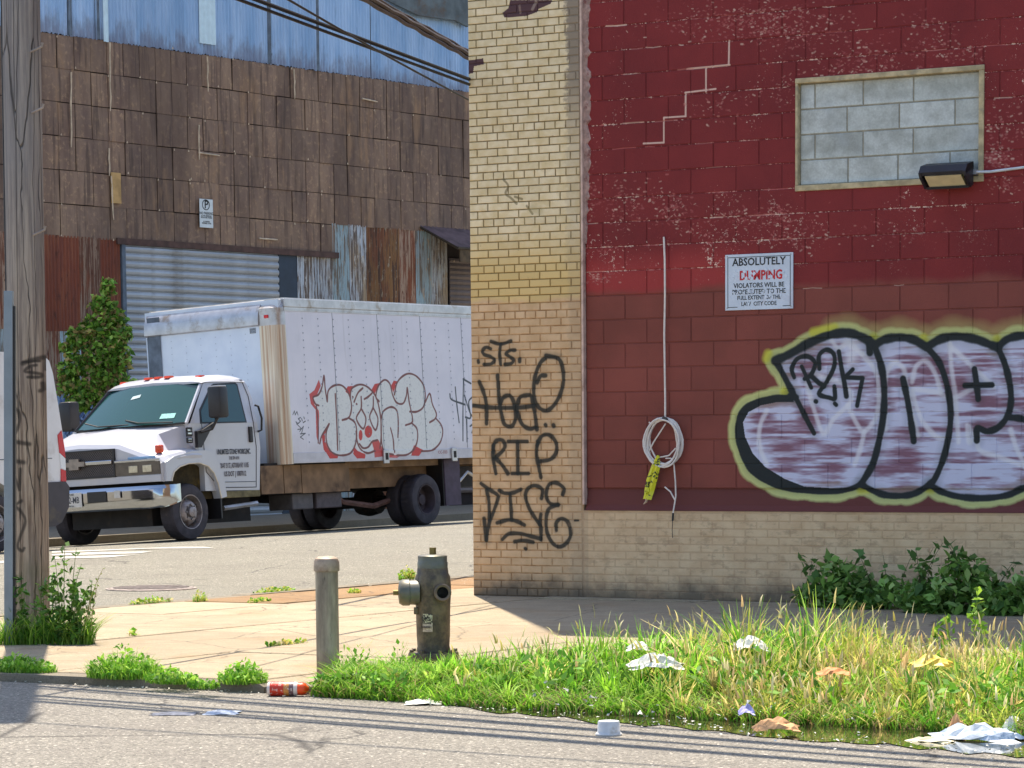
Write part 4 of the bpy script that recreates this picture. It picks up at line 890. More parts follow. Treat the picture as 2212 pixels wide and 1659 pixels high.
q = [(B0+.0, BW0-.005), (B0-.07, BW0+.0), (B0-.13, BW0+.03), (B0-.17, BW0+.09), (B0-.19, BW0+.17), (B0-.19, BW0+.36), (B0-.16, BW0+.36), (B0, BW0+.1)]
MB().prism(q, 'z', 1.07, 3.2).build("corner_post", M_POST, trk, True)
MB().prism(q, 'z', 3.2, 3.46, [(a*.99+.03, b+.005) for a, b in q]).build("corner_cap", M_ALU, trk, True)
qq = [(a*.99+.03, b+.005) for a, b in q]; MB().prism(qq, 'z', 3.46, 3.595, [(B0+.06+(a-B0)*.45, BW0+.02+(b-BW0)*.8) for a, b in q]).build("corner_cap", M_ALU, trk, True)
MB().prism([(B0-.19, BW1-.36), (B0-.19, BW1-.1), (B0-.1, BW1), (B0, BW1)], 'z', 1.1, 3.5).build("corner_post", M_BSEAM, trk)
MB().box((B0-.205, BW0+.17, 3.31), (B0-.17, BW0+.25, 3.36), .006).build("marker_light", M_REDL, trk)
# curved front cap of the roof
cp_ = [(B0-.18, 3.20), (B0-.215, 3.22), (B0-.21, 3.36), (B0-.17, 3.48), (B0-.08, 3.58), (B0+.05, 3.62), (B0+.05, 3.20)]
MB().prism([(a, b) for a, b in cp_], 'y', BW0+.36, BW1-.05).build("front_cap", M_ALU, trk, True)
MB().box((B0-.175, BW0+.36, 1.1), (B0-.12, BW1-.3, 3.26)).build("front_panel", M_FRONT, trk)
MB().box((B0-.18, BW0+.44, 3.1), (B0-.176, BW0+.56, 3.18)).build("decal", simple("small_decal", (120, 130, 140), .5, var=.5, sc=60), trk)
rv = MB()
def rivet(x, z, y=BW0-.004, r=.015): rv.add([(x-r, y, z), (x, y-.004, z-r), (x+r, y, z), (x, y-.004, z+r)], [(0, 1, 2, 3)])
for i in range(15):
    for j in range(18): rivet(B0+.42+i*.39, 1.4+j*.112)
for i in range(120): rivet(B0+.05+i*.048, 3.43, BW0-.012, .005)
for i in range(5): MB().box((B0+1.18+i*1.17, BW0-.003, 1.25), (B0+1.186+i*1.17, BW0, 3.41)).build("panel_seam", M_BSEAM, trk)
tag(rv.build("rivets", simple("rivet_grey", (132, 140, 158), .6, bump=0), trk), kind='stuff')
rv = MB()
for i in range(7):
    for j in range(17): rv.add([(B0-.18, .55+i*.3-.01, 1.5+j*.1), (B0-.184, .55+i*.3, 1.49+j*.1), (B0-.18, .55+i*.3+.01, 1.5+j*.1), (B0-.184, .55+i*.3, 1.51+j*.1)], [(0, 1, 2, 3)])
tag(rv.build("rivets", simple("rivet_blue", (160, 172, 186), .6, bump=0), trk), kind='stuff')
text("CC-323", .07, simple("red_letters", (150, 66, 66), .6, bump=0), trk, (6.35, BW0-.014, 1.185), R90, sx=1.2)
for L_ in (4.75, 6.65):   # tie-down brackets on the bottom rail
    b_ = MB().box((L_-.07, BW0-.05, 1.03), (L_+.07, BW0-.012, 1.25), .01).build("bracket", M_ALU, trk); MB().box((L_-.035, BW0-.055, 1.09), (L_+.035, BW0-.051, 1.2)).build("slot", M_DK, b_)
# underbody
MB().box((1.74, .02, .63), (2.28, .06, 1.06)).build("skirt_panel", M_RAILB, trk); MB().box((2.30, .02, .63), (2.72, .06, 1.06)).build("skirt_panel", M_RAILB, trk); MB().box((2.74, .02, .62), (3.95, .06, 1.06)).build("skirt_panel", M_RAILB, trk)
MB().box((3.97, .35, .66), (8.1, .5, 1.08)).build("frame_rail", M_RAILB, trk); MB().box((1.0, 2.0, .62), (8.1, 2.15, 1.08)).build("frame_rail", M_DK, trk)
MB().box((3.97, .1, .98), (8.15, 2.5, 1.10)).build("floor_frame", M_RAILB, trk)
MB().box((1.9, .07, .62), (3.9, .9, 1.1)).build("tank_cradle", M_DK, trk)
MB().box((2.60, .12, .37), (3.12, .6, .62), .02).build("tank", simple("grey_tank", (92, 88, 90), .7, var=.2), trk); MB().box((3.2, .12, .37), (3.85, .6, .62), .02).build("battery_box", simple("dull_box", (82, 74, 78), .7, var=.25), trk)
MB().tube([(-.2, 1.1, .55), (2.5, 1.1, .6), (5.9, 1.15, .42)], .07, 8).build("drive_shaft", M_DK, trk); MB().tube([(5.94, .3, .43), (5.94, 2.3, .43)], .1, 10).lathe([(.02, 4.0), (.2, .95), (.24, 1.15), (.2, 1.35), (.02, 1.45)][1:], 14, (5.94, 0, .43), 'y').build("rear_axle", M_DK, trk)
MB().tube([(3.95, .4, .62), (4.3, .45, .45), (5.1, .45, .36), (5.9, .45, .5), (6.8, .45, .75)], [.03, .045, .05, .05, .04], 6).build("leaf_spring", simple("rusty_spring", (110, 82, 74), .8, var=.3), trk)
MB().box((6.50, .02, .30), (6.53, .62, 1.10)).build("mud_flap", M_BLK, trk); MB().box((6.53, .0, .30), (6.98, .05, 1.08), .01).build("tail_box", simple("purple_grey_box", (70, 58, 74), .7, var=.2), trk)
MB().box((7.0, .3, .6), (8.1, 2.3, .95)).build("liftgate_gear", M_DK, trk); MB().tube([(7.0, .1, .65), (7.3, .08, .85), (7.7, .08, .7), (8.0, .08, .95)], .03, 6).build("liftgate_arm", M_ALU, trk)
MB().box((-.36, .40, .24), (1.9, 1.98, .95)).build("engine_dark_fill", M_DK, trk)  # engine mass, enlarged and lowered to fill the underside with darkness
# wheels
def wheel(L_, W_, deep, parent, name="wheel", r=.415):
    w = link(name, None, parent, (L_, W_, r+.008)); tp_ = [(.25, .0), (.262, -.012), (r-.07, -.018), (r-.02, -.006), (r, .03), (r, .20), (r-.02, .235), (.25, .25)]
    MB().lathe(tp_, 40, (0, 0, 0), 'y', (0, 0)).build("tyre", M_TYRE, w, True)
    gr = MB()
    for k in range(40):
        a = 2*math.pi*k/40; c, s_ = math.cos(a), math.sin(a); b_ = a+.07; c2, s2_ = math.cos(b_), math.sin(b_); R2 = r+.006
        gr.add([(c*R2, .03, s_*R2), (c*R2, .21, s_*R2), (c2*R2, .21, s2_*R2), (c2*R2, .03, s2_*R2)], [(0, 1, 2, 3)])
    tag(gr.build("tread", M_TYRE, w), kind='stuff')
    if deep: rp_ = [(.255, -.016), (.235, -.012), (.225, .05), (.21, .16), (.12, .17), (.10, .13), (.085, .08), (.02, .07)]
    else: rp_ = [(.255, -.018), (.242, -.016), (.236, .05), (.215, .10), (.19, .055), (.16, .01), (.13, -.01), (.10, -.01), (.092, .015), (.080, .015), (.075, -.05), (.05, -.06), (.01, -.06)]
    MB().lathe(rp_, 32, (0, 0, 0), 'y', (0, 1)).build("rim", M_RIM if not deep else simple("dark_deep_rim", (66, 58, 64), .8, .1, var=.3, sc=6), w, True)  # deep rims carry a darker colour than the shallow ones
    if not deep:
        hl = MB()
        for k in range(5):
            a = 2*math.pi*(k+.35)/5
            hl.lathe([(.034, -.01), (.03, .004)], 12, (.187*math.cos(a), .05, .187*math.sin(a)), 'y')
        hl.build("hand_holes", M_BLK, w)
        nt = MB()
        for k in range(8): a = 2*math.pi*k/8; nt.lathe([(.012, -.035), (.012, -.015)], 6, (.112*math.cos(a), 0, .112*math.sin(a)), 'y')
        nt.build("lug_nuts", M_RIM, w)
    return w
wheel(.03, .0, False, trk); wheel(.03, 2.1, False, trk)
wheel(5.94, -.02, True, trk); wheel(5.94, .28, True, trk); wheel(5.94, 2.02, True, trk); wheel(5.94, 2.32, True, trk)

# cab: lofted hood and fenders
def loft(secs, name, mat, parent, smooth=True, close=False, caps=True):
    v = []; n = len(secs[0][1])
    for L_, pts in secs: v += [(L_+(q[2] if len(q) > 2 else 0), q[0], q[1]) for q in pts]
    f = [(i*n+k, i*n+k+1, (i+1)*n+k+1, (i+1)*n+k) for i in range(len(secs)-1) for k in range(n-1)]
    if caps: f += [tuple(range(n)), tuple(range((len(secs)-1)*n, len(secs)*n))[::-1]]
    o = MB().add(v, f).build(name, mat, parent, smooth); o.data.set_sharp_from_angle(angle=math.radians(19 if name == 'hood' else 38)); return o
loft([(-.54, [(.02, .885), (.02, 1.14), (.12, 1.19), (.34, 1.24), (.84, 1.40), (1.6, 1.44), (2.38, 1.40), (2.88, 1.18), (2.93, .885)]),
      (-.50, [(.0, .88), (.0, 1.17), (.10, 1.235), (.32, 1.29), (.82, 1.455), (1.6, 1.50), (2.38, 1.46), (2.9, 1.2), (2.95, .88)]),
      (-.38, [(-.01, 1.0), (-.04, 1.19), (.01, 1.265), (.26, 1.305), (.60, 1.50), (1.55, 1.56), (2.37, 1.50), (2.88, 1.22), (2.9, .88)]),
      (-.15, [(-.02, 1.13), (-.06, 1.235), (-.01, 1.30), (.20, 1.335), (.36, 1.585), (1.4, 1.65), (2.35, 1.58), (2.8, 1.25), (2.85, .95)]),
      (.10, [(-.03, 1.13), (-.065, 1.255), (-.02, 1.325), (.13, 1.36), (.15, 1.68), (1.2, 1.75), (2.3, 1.69), (2.6, 1.3), (2.6, .95)]),
      (.30, [(-.03, 1.13), (-.06, 1.25), (-.02, 1.32), (.07, 1.35), (.04, 1.715), (1.2, 1.77), (2.33, 1.71), (2.45, 1.3), (2.45, .95)])], "hood", M_WHITE_P, trk)
fs = [(-.50, .885), (-.50, 1.16), (-.3, 1.24), (.1, 1.31), (.44, 1.32), (.60, 1.25), (.70, 1.1), (.80, .86), (.83, .62), (.70, .60), (.64, .82), (.56, .98), (.44, 1.08), (.25, 1.135), (.0, 1.13), (-.2, 1.09), (-.33, 1.02), (-.385, .92), (-.39, .885)]
MB().prism(fs, 'y', -.05, .10).build("fender", M_WHITE_P, trk)
MB().tube([(a, -.052, b) for a, b in fs[9:]], .012, 6).build("arch_lip", simple("cream_lip", (214, 204, 186), .6), trk, True)
MB().prism([(-.38, .6), (-.38, .95), (-.1, 1.12), (.35, 1.12), (.58, .95), (.68, .6)], 'y', .11, .9).build("wheel_well", simple("mossy_well", (52, 44, 24), .95, var=.5, sc=5, dirt=(96, 78, 30)), trk)
MB().box((.70, -.03, .3), (.73, .3, .62)).build("mud_flap", M_BLK, trk)
# cab body below the belt, roof and pillars
body = [(.42, .72), (.42, 1.2), (.2, 1.4), (.16, 1.72), (1.72, 1.72), (1.76, 1.35), (1.68, .70)]
MB().prism(body, 'y', .012, 2.35).build("cab_body", M_WHITE_P, trk)
def up(L_, U_, out=0.):
    le = .13*(U_-1.72)/.62; return (L_+le*1.05, le+.010-out, U_)
sd = [(.16, 1.72), (.52, 2.31), (.66, 2.35), (1.43, 2.385), (1.54, 2.3), (1.64, 2.08), (1.72, 1.72)]
v = [up(*p) for p in sd]+[(p[0], 2.35-p[1]*2.3, p[2]) for p in [up(*p) for p in sd]]; n = len(sd)
cab_up = MB().add(v, [tuple(range(n)), tuple(range(n, 2*n))]+[(i, i+1, n+i+1, n+i) for i in range(2, n-1)]); cab_up.build("cab_upper", M_WHITE_P, trk, False)
rf = []
for L_, du in ((.60, -.02), (.70, .045), (.85, .075), (1.2, .085), (1.5, .07), (1.62, .03)):
    rf.append((L_, [(.12, 2.325+du*.2), (.17, 2.355+du*.7), (.30, 2.37+du), (1.05, 2.40+du), (1.75, 2.375+du), (1.93, 2.35+du*.7), (1.99, 2.32+du*.2)]))
loft(rf, "roof", M_WHITE_P, trk)
# windscreen
ws = []
for k in range(9):
    f = k/8; bl = 4*f*(1-f); ws += [(.13-.13*bl, .08+f*2.15, 1.735), (.655-.08*bl, .19+f*1.73, 2.335)]
MB().add(ws, [(2*k, 2*k+2, 2*k+3, 2*k+1) for k in range(8)]).build("windscreen", M_GLASS, trk, True)
MB().tube([(.13, .06, 1.72), (.40, .12, 2.03), (.66, .17, 2.335)], .028, 6).build("pillar", M_WHITE_P, trk, True)
MB().tube([(.13, 2.25, 1.72), (.40, 2.1, 2.03), (.66, 1.94, 2.335)], .03, 6).build("pillar", M_BLK, trk, True)
MB().box((.10, .08, 1.715), (.3, 2.25, 1.742)).build("cowl", M_BLK, trk)
MB().tube([(.05, .25, 1.75), (.02, .9, 1.775), (.09, 1.2, 1.83)], .011, 5).build("wiper", M_BLK, trk); MB().tube([(.03, 1.1, 1.76), (.02, 1.7, 1.765), (.07, 2.0, 1.83)], .011, 5).build("wiper", M_BLK, trk)
def onws(f, h, out=.006): bl = 4*f*(1-f); a = Vector((.13-.13*bl, .08+f*2.15, 1.735)); b = Vector((.655-.08*bl, .19+f*1.73, 2.335)); return a+(b-a)*h+Vector((-.8, 0, .6))*out
MB().add([onws(.10, .13), onws(.22, .13), onws(.22, .25), onws(.10, .25)], [(0, 1, 2, 3)]).build("sticker", simple("pale_sticker", (150, 206, 196), .5, var=.3, sc=50, bump=0), trk)
MB().add([onws(.55, .72), onws(.64, .68), onws(.64, .76), onws(.56, .80)], [(0, 1, 2, 3)]).build("mirror_glint", simple("cabin_mirror", (190, 205, 205), .3, bump=0), trk)
# door furniture
def side(P, y, name, mat, lean=True):
    v = [up(a, b, y) if b > 1.72 else (a, .012-y, b) for a, b in P]; return MB().add(v, [tuple(range(len(v)))]).build(name, mat, trk)
side([(.38, 1.71), (.385, 1.92), (.69, 2.28), (.76, 2.31), (1.27, 2.33), (1.32, 2.30), (1.47, 1.72)], .004, "window_seal", M_BLK)
side([(.42, 1.735), (.42, 1.90), (.71, 2.26), (.78, 2.285), (1.25, 2.305), (1.29, 2.28), (1.43, 1.735)], .008, "side_window", M_GLASS)
dl = [(.44, 1.36), (.46, 1.0), (.74, .76), (1.60, .745), (1.66, 1.35), (1.62, 1.72)]; MB().tube([(a, .010, b) for a, b in dl], .007, 4).tube([up(1.62, 1.72, .004), up(1.55, 2.12, .004), up(1.42, 2.36, .004), up(.72, 2.35, .004)], .006, 4).build("door_seam", M_BLK, trk)
MB().tube([(.44, .008, 1.36), (.42, .008, 1.72)], .006, 4).tube([(.74, .008, .84), (1.6, .008, .83)], .005, 4).build("door_seam", M_BSEAM, trk)
MB().box((1.49, -.02, 1.42), (1.57, .02, 1.66), .015).build("door_handle", M_BLK, trk)
MB().tube([(1.66, -.005, 1.98), (1.69, -.05, 1.96), (1.745, -.06, 1.78), (1.735, -.05, 1.60), (1.69, -.005, 1.58)], .017, 8).build("grab_handle", M_BLK, trk, True)
MB().box((.8, .0, .60), (1.68, .14, .70), .01).build("step", simple("mossy_step", (112, 104, 74), .9, var=.4, sc=6), trk); MB().tube([(.9, .1, .45), (1.7, .1, .5)], .04, 6).build("exhaust", M_ALU, trk)
mr_ = link("wing_mirror", None, trk); MB().box((.35, -.42, 1.78), (.56, -.18, 2.24), .035).build("mirror_shell", M_BLK, mr_, True)
MB().tube([(.44, -.3, 1.8), (.40, -.2, 1.62), (.34, -.02, 1.58)], .022, 6).tube([(.44, -.24, 1.84), (.6, -.12, 1.74), (.62, -.0, 1.62)], .016, 6).build("mirror_arm", M_BLK, mr_); MB().prism([(.25, 1.36), (.25, 1.60), (.38, 1.62), (.66, 1.73), (.36, 1.40), (.33, 1.36)], 'y', -.045, .02).build("mirror_bracket", M_BLK, mr_)
MB().box((.37, -.40, 2.235), (.54, -.2, 2.25), .004).build("mirror_top", M_WHITE_P, mr_)
mr_ = link("wing_mirror", None, trk); MB().box((.35, 2.55, 1.75), (.58, 2.80, 2.20), .04).build("mirror_shell", M_BLK, mr_, True); MB().tube([(.44, 2.6, 1.8), (.3, 2.33, 1.65)], .02, 6).build("mirror_arm", M_BLK, mr_)
for (b_, s_, z_, x_) in (("UNLIMITED STONE WORKS,INC.", .108, 1.285, .50), ("718 374 4191", .07, 1.19, .62), ("20-07 31 ST, ASTORIA NY 11105", .105, 1.08, .45), ("US DOT | 1087012", .105, .955, .62)):
    text(b_, s_, simple("door_lettering", (62, 64, 70) if z_ > 1.2 else (100, 94, 96), .7, var=.2, sc=20, bump=0), trk, (1.12, .0045, z_), R90, bold=.02, sx=x_)
# badges, marker lights
for z_, h_ in ((1.60, .075), (1.475, .045)):
    b_ = MB().box((.06, .005, z_-h_), (.20, .02, z_+h_*.8), .012).build("badge", M_BLK, trk); b_.rotation_euler = (0, 0, 0); MB().box((.085, -.003, z_-h_*.6), (.175, .006, z_-.01), .008).box((.085, -.003, z_+.005), (.175, .006, z_+h_*.5), .006).build("chrome_inlay", M_CHROME, b_)
MB().box((-.40, .13, 1.30), (-.31, .24, 1.42), .022).build("side_marker", M_ORG, trk, True)
for w_, l_ in ((.30, .80), (.86, .74), (1.06, .74), (1.26, .74), (1.80, .80)): MB().prism([(-.07, -.0), (-.05, .035), (.03, .035), (.08, 0)], 'y', -.05, .05).build("roof_marker", M_ORG, trk, False, (l_, w_, 2.40+(.04 if .5 < w_ < 1.6 else .01)))
# front: grille, lamps, bumper
gl = link("grille", None, trk); G0, G1, Gz0, Gz1 = .90, 2.40, 1.005, 1.395
MB().box((-.556, G0+.01, Gz0+.01), (-.54, G1, Gz1-.01)).build("backing", M_DK, gl)
ms = MB(); st_ = .042; M_MESH = simple("grille_mesh", (98, 92, 92), .5, .3, bump=0)
k = -12
while G0+k*st_ < G1:
    for sg_ in (1, -1):
        x_ = G0+k*st_; a = (x_, Gz0) if sg_ > 0 else (x_, Gz1); L_ = Gz1-Gz0
        t0 = max(0, G0-x_); t1 = min(L_, G1-x_)
        if t1 > t0: ms.add([(-.562, a[0]+t0, a[1]+sg_*t0), (-.562, a[0]+t0+.012, a[1]+sg_*t0), (-.562, a[0]+t1+.012, a[1]+sg_*t1), (-.562, a[0]+t1, a[1]+sg_*t1)], [(0, 1, 2, 3)])
    k += 1
tag(ms.build("mesh", M_MESH, gl), kind='stuff')
MB().box((-.575, G0-.02, Gz1-.012), (-.54, G1, Gz1+.012)).box((-.575, G0-.02, Gz0-.012), (-.54, G1, Gz0+.012)).box((-.575, G0-.02, Gz0+.012), (-.54, G0+.01, Gz1-.012)).build("surround", M_BLK, gl)
MB().box((-.60, G0+.02, 1.185), (-.565, 1.46, 1.245), .012).box((-.60, 1.84, 1.185), (-.565, G1, 1.245), .012).build("chrome_bar", M_CHROME, gl)
bt = [(1.44, 1.175), (1.44, 1.245), (1.55, 1.245), (1.55, 1.29), (1.74, 1.29), (1.74, 1.245), (1.86, 1.245), (1.86, 1.175), (1.75, 1.175), (1.75, 1.13), (1.56, 1.13), (1.56, 1.175)]
MB().prism(bt, 'x', -.615, -.585).build("emblem", simple("dull_emblem", (140, 130, 122), .4, .5, var=.2), gl)
hd = link("headlight", None, trk); MB().box((-.565, .02, 1.0), (-.54, .885, 1.185)).build("bezel", simple("lamp_bezel", (92, 84, 76), .35, .3, var=.2), hd)
for a in (.17, .44): MB().box((-.575, a, 1.035), (-.566, a+.17, 1.135), .004).build("lens", simple("lamp_glass", (196, 190, 168), .15, .2, var=.2, sc=20, bump=0), hd)
MB().box((-.575, .02, 1.19), (-.54, .885, 1.225), .006).build("trim_strip", M_CHROME, hd); MB().box((-.57, .10, 1.228), (-.545, .62, 1.262), .004).build("upper_lens", simple("lamp_sky_lens", (120, 160, 205), .15, .4, bump=0), hd)
MB().box((-.56, .015, .885), (-.52, 2.9, .99), .006).build("valance", M_WHITE_P, trk)
# bumper: swept section
bs = [(0., .50), (-.035, .54), (-.045, .66), (-.045, .775), (-.02, .80), (.0, .835), (.08, .845), (.08, .5)]
path = [(-.30, -.06, .30), (-.42, -.04, .16), (-.52, .05, .05), (-.60, .22, 0), (-.62, .6, 0), (-.63, 1.5, 0), (-.62, 2.4, 0), (-.6, 2.8, 0), (-.3, 3.0, 0)]
v = []
for L_, W_, cut in path:
    for a, b in bs: v.append((L_+a, W_, b if b > .7 else b+cut*(.8-b)))
nb_ = len(bs); MB().add(v, [(i*nb_+k, i*nb_+k+1, (i+1)*nb_+k+1, (i+1)*nb_+k) for i in range(len(path)-1) for k in range(nb_-1)]+[tuple(range(nb_))]).build("bumper", M_CHROME, trk, True)
MB().box((-.40, .1, .83), (-.3, 2.8, .9)).build("bumper_gap", M_DK, trk); MB().box((-.682, .98, .63), (-.674, 1.36, .79), .004).build("tow_opening", M_BLK, trk)
pl = link("number_plate", None, trk); MB().box((-.695, 1.46, .575), (-.686, 1.96, .79), .004).build("plate", simple("plate_white", (206, 204, 200), .5, var=.08, sc=10), pl)
RX = (math.pi/2, 0, -math.pi/2)
text("53882-MB", .135, simple("plate_ink", (64, 66, 76), .6, bump=0), pl, (-.697, 1.71, .68), RX, bold=.01, sx=.72); text("NEW YORK", .04, M_BLACK, pl, (-.697, 1.71, .765), RX); text("COMMERCIAL", .03, M_BLACK, pl, (-.697, 1.71, .598), RX)
MB().box((-.69, .70, .68), (-.684, .82, .79), .003).build("tag", M_ALU, trk)

# =====================================================================================================
#  WHITE VAN at the left edge
# =====================================================================================================
van = empty("white_van"); van.matrix_world = truckmat(O)
tag(van, "white van at the left edge, half hidden by the utility pole", "van")
VW = -.12
def tv(x, y): return tl(x, y, VW)
prof = [tv(*p) for p in ((141, 1040), (141, 990), (136, 940), (125, 870), (114, 805), (106, 779), (92, 767), (60, 762))]
r0 = prof[0][0]; zt_ = tv(20, 758)[1]
prof += [(r0-2.2, zt_), (r0-4.0, zt_), (r0-5.2, 1.6), (r0-6.0, 1.25), (r0-6.0, .5), (r0-5.4, .5), (r0-1.95+.0, .5)]
wc = tv(-6, 1138)
arch = [(wc[0]-.50, .5), (wc[0]-.44, .74), (wc[0]-.2, .92), (wc[0]+.1, .95), (wc[0]+.36, .82), (wc[0]+.48, .62), (wc[0]+.5, .5)]
prof = prof[:-1]+arch+[(r0-.03, .5)]
MB().prism(prof, 'y', VW, VW+1.9).build("body", simple("white_van_paint", (222, 222, 224), .35, var=.05, sc=3, bump=0, dirt=(196, 192, 190)), van)
bp = [tv(*p) for p in ((60, 1044), (140, 1040), (148, 1052), (147, 1095), (132, 1128), (118, 1137), (60, 1142))]; MB().prism(bp, 'y', VW-.02, VW+1.92).build("bumper", simple("van_bumper_plastic", (66, 62, 66), .65, var=.2, sc=4, dirt=(90, 82, 72)), van)
tlp = [[(124, 940), (132, 930), (139, 972), (140, 990), (128, 978)], [(128, 979), (140, 991), (141, 1016), (131, 1012)], [(131, 1013), (141, 1017), (142, 1041), (131, 1040)]]
for P, m_, nm_ in zip(tlp, (M_REDL, M_WHITE, M_REDL), ("tail_lamp", "reversing_lamp", "tail_lamp")): MB().prism([tv(*p) for p in P], 'y', VW-.012, VW+.05).build(nm_, m_, van)
MB().tube([tv(18, 800)[:1]+(VW-.004,)+tv(18, 800)[1:], tv(18, 1040)[:1]+(VW-.004,)+tv(18, 1040)[1:]], .006, 4).tube([(tv(112, 990)[0], VW-.004, tv(112, 990)[1]), (r0-5, VW-.004, tv(112, 990)[1])], .006, 4).build("panel_seam", M_BSEAM, van)
MB().box((r0-6, VW+.2, .3), (r0-.2, VW+1.7, .55)).build("chassis", M_DK, van)
def vwheel(L_, W_): w = wheel(L_, W_, False, van, r=.40); return w
vwheel(wc[0], VW+.02); vwheel(wc[0], VW+1.6); vwheel(wc[0]-3.6, VW+.02)

# =====================================================================================================
#  POLE, POST, CABLES
# =====================================================================================================
pb_ = hitz(66, 1374); YP = pb_[1]
def atY(x, y, Y): d = ray(x, y); return CAM+d*(Y/d[1])
ptop = atY(44, 0, YP); dirp = (ptop-pb_)/(ptop[2]-pb_[2]); HPOLE = 14.5
pole = empty("utility_pole", tuple(pb_)); tag(pole, "weathered wooden utility pole with black spray tags at the left", "utility pole")
PW = Painter(-.2, .2, 0, 5.5, 420, None)
def trp(x, y): q = atY(x, y, YP); z = q[2]; c = pb_+dirp*z; return (q[0]-c[0], z)
PW.tr = lambda x, y: trp(x/2.371/S, (1050+y/2.371)/S)
for P, w_ in ([[(190, 150), (250, 125), (342, 95)], .035], [[(190, 140), (300, 130)], .02], [[(335, 100), (335, 190)], .02], [[(280, 160), (240, 170), (205, 205), (260, 215), (312, 225), (300, 245), (225, 248)], .022], [[(252, 180), (252, 255)], .014], [[(318, 290), (322, 330), (305, 345)], .03],
              [[(98, 445), (130, 470), (162, 505), (165, 570), (140, 640), (115, 660)], .024], [[(105, 470), (112, 560), (120, 660)], .022], [[(105, 710), (235, 730)], .034], [[(132, 720), (130, 850)], .022], [[(105, 850), (195, 862)], .034], [[(108, 1040), (112, 920), (165, 1060), (172, 910)], .02],
              [[(118, 1090), (130, 1200), (125, 1340)], .022], [[(180, 1140), (135, 1175), (180, 1220), (208, 1290), (170, 1400), (150, 1470), (185, 1500), (200, 1480)], .022]): PW.stroke(P, w_, (44, 38, 34), op=.8, soft=.5, smooth=len(P) > 4)
IM_P = PW.image("pole_graffiti")
t = NT("weathered_wood"); p = t.own(); g1 = t.noise(t.scale(p, (1, 1, .045)), 34, 6, .65, .25); g2 = t.noise(t.scale(p, (1, 1, .25)), 4, 5); z_ = t.sep(p)[2]
c_ = t.mix(t.ramp(g1, .32, .68), lin((106, 88, 74)), lin((184, 166, 146))); c_ = t.mix(t.ramp(g2, .35, .7, 0, .6), c_, lin((128, 120, 116))); c_ = t.mix(t.ramp(z_, 1.5, 3.6, 0, .45), c_, lin((140, 138, 140)))
vv = t.vor(t.mix(.06, t.scale(p, (1, 1, .035)), t.noise(t.scale(p, (1, 1, .3)), 6, 3), 'ADD'), 12, 'DISTANCE_TO_EDGE').outputs['Distance']; c_ = t.mix(t.ramp(vv, .0, .03, .75, 0), c_, (.02, .016, .012))
c_ = t.mix(t.math('MULTIPLY', t.ramp(z_, .75, .1), t.ramp(t.noise(p, 7, 4), .35, .6, 0, .7)), c_, lin((92, 100, 58)))
c_, _a = use_image(t, pole, IM_P, PW, c_)
# sheared coordinates are avoided: the picture lives in the pole's own frame, which leans with it
t.bump(t.math('SUBTRACT', g1, t.ramp(vv, 0, .03, 1, 0)), .9, .015); M_WOOD = t.out(c_, .9)
rotp = Vector((dirp[0], dirp[1], 1)).normalized().to_track_quat('Z', 'Y'); Z_ = Vector((dirp[0], dirp[1], 1)).normalized()
X_ = Vector((1, 0, 0)); X_ = (X_-Z_*X_.dot(Z_)).normalized(); Y_ = Z_.cross(X_)
pole.matrix_world = Matrix(((X_[0], Y_[0], Z_[0], pb_[0]), (X_[1], Y_[1], Z_[1], pb_[1]), (X_[2], Y_[2], Z_[2], pb_[2]), (0, 0, 0, 1)))
n = 44; v = []; zs = list(np.linspace(-.3, 6, 64))+[8, 11, HPOLE]; rr = random.Random(4)
split = [rr.uniform(0, 6.28) for _ in range(7)]
for z in zs:
    R_ = .139-.0012*max(z, 0)
    for k in range(n):
        a = 2*math.pi*k/n; d = 0
        for j, s_ in enumerate(split):
            s2 = s_+.05*math.sin(z*1.3+j); da = abs((a-s2+math.pi) % (2*math.pi)-math.pi); d += .010*math.exp(-(da/.05)**2)*(.5+.5*math.sin(z*.9+j*2))
        r_ = R_+.003*math.sin(3*a+z*.4)-d; v.append((r_*math.cos(a), r_*math.sin(a), z))
MB().add(v, [(i*n+k, i*n+(k+1) % n, (i+1)*n+(k+1) % n, (i+1)*n+k) for i in range(len(zs)-1) for k in range(n)]).build("shaft", M_WOOD, pole).data.shade_smooth()
M_STEP = simple("galvanised_step", (150, 140, 134), .6, .4, var=.2)
for (y_, xa) in ((112, 80), (243, 80), (505, 88)):
    q = atY(xa, y_, YP); z = q[2]; MB().tube([(.1, -.09, z-.03), (.19, -.06, z+.0), (.20, -.06, z+.02)] if False else [(.085, -.12, z-.015), (.17, -.14, z+.02), (.172, -.14, z+.045)], [.008, .008, .012], 6).build("climbing_step", M_STEP, pole)
q = atY(40, 820, YP); MB().lathe([(.019, -.012), (.014, -.02), (.004, -.022)], 12, (-.07, -.118, q[2]), 'y').build("pole_tack", M_WHITE, pole)
MB().tube([(-.125, -.05, 0), (-.126, -.05, 3), (-.124, -.05, 8)], .006, 5).build("ground_wire", M_BLK, pole)
pq = hitz(20, 1392); pst = empty("steel_post", tuple(pq)); _pt = atY(19, 634, pq[1]); _l = (_pt-pq)/(_pt[2]-pq[2]); pst.rotation_euler = (0, math.atan(_l[0]), 0); tag(pst, "grey galvanised square steel post standing left of the utility pole", "post")
hp_ = (1392-634)/(F/pq[1]); MB().box((-.03, -.03, -.2), (.03, .03, hp_), .004).build("post_shaft", simple("galvanised_steel", (128, 138, 146), .55, .35, var=.12, sc=4), pst)
MB().box((.031, -.012, -.2), (.045, .03, hp_-.1)).build("back_channel", M_BLK, pst)

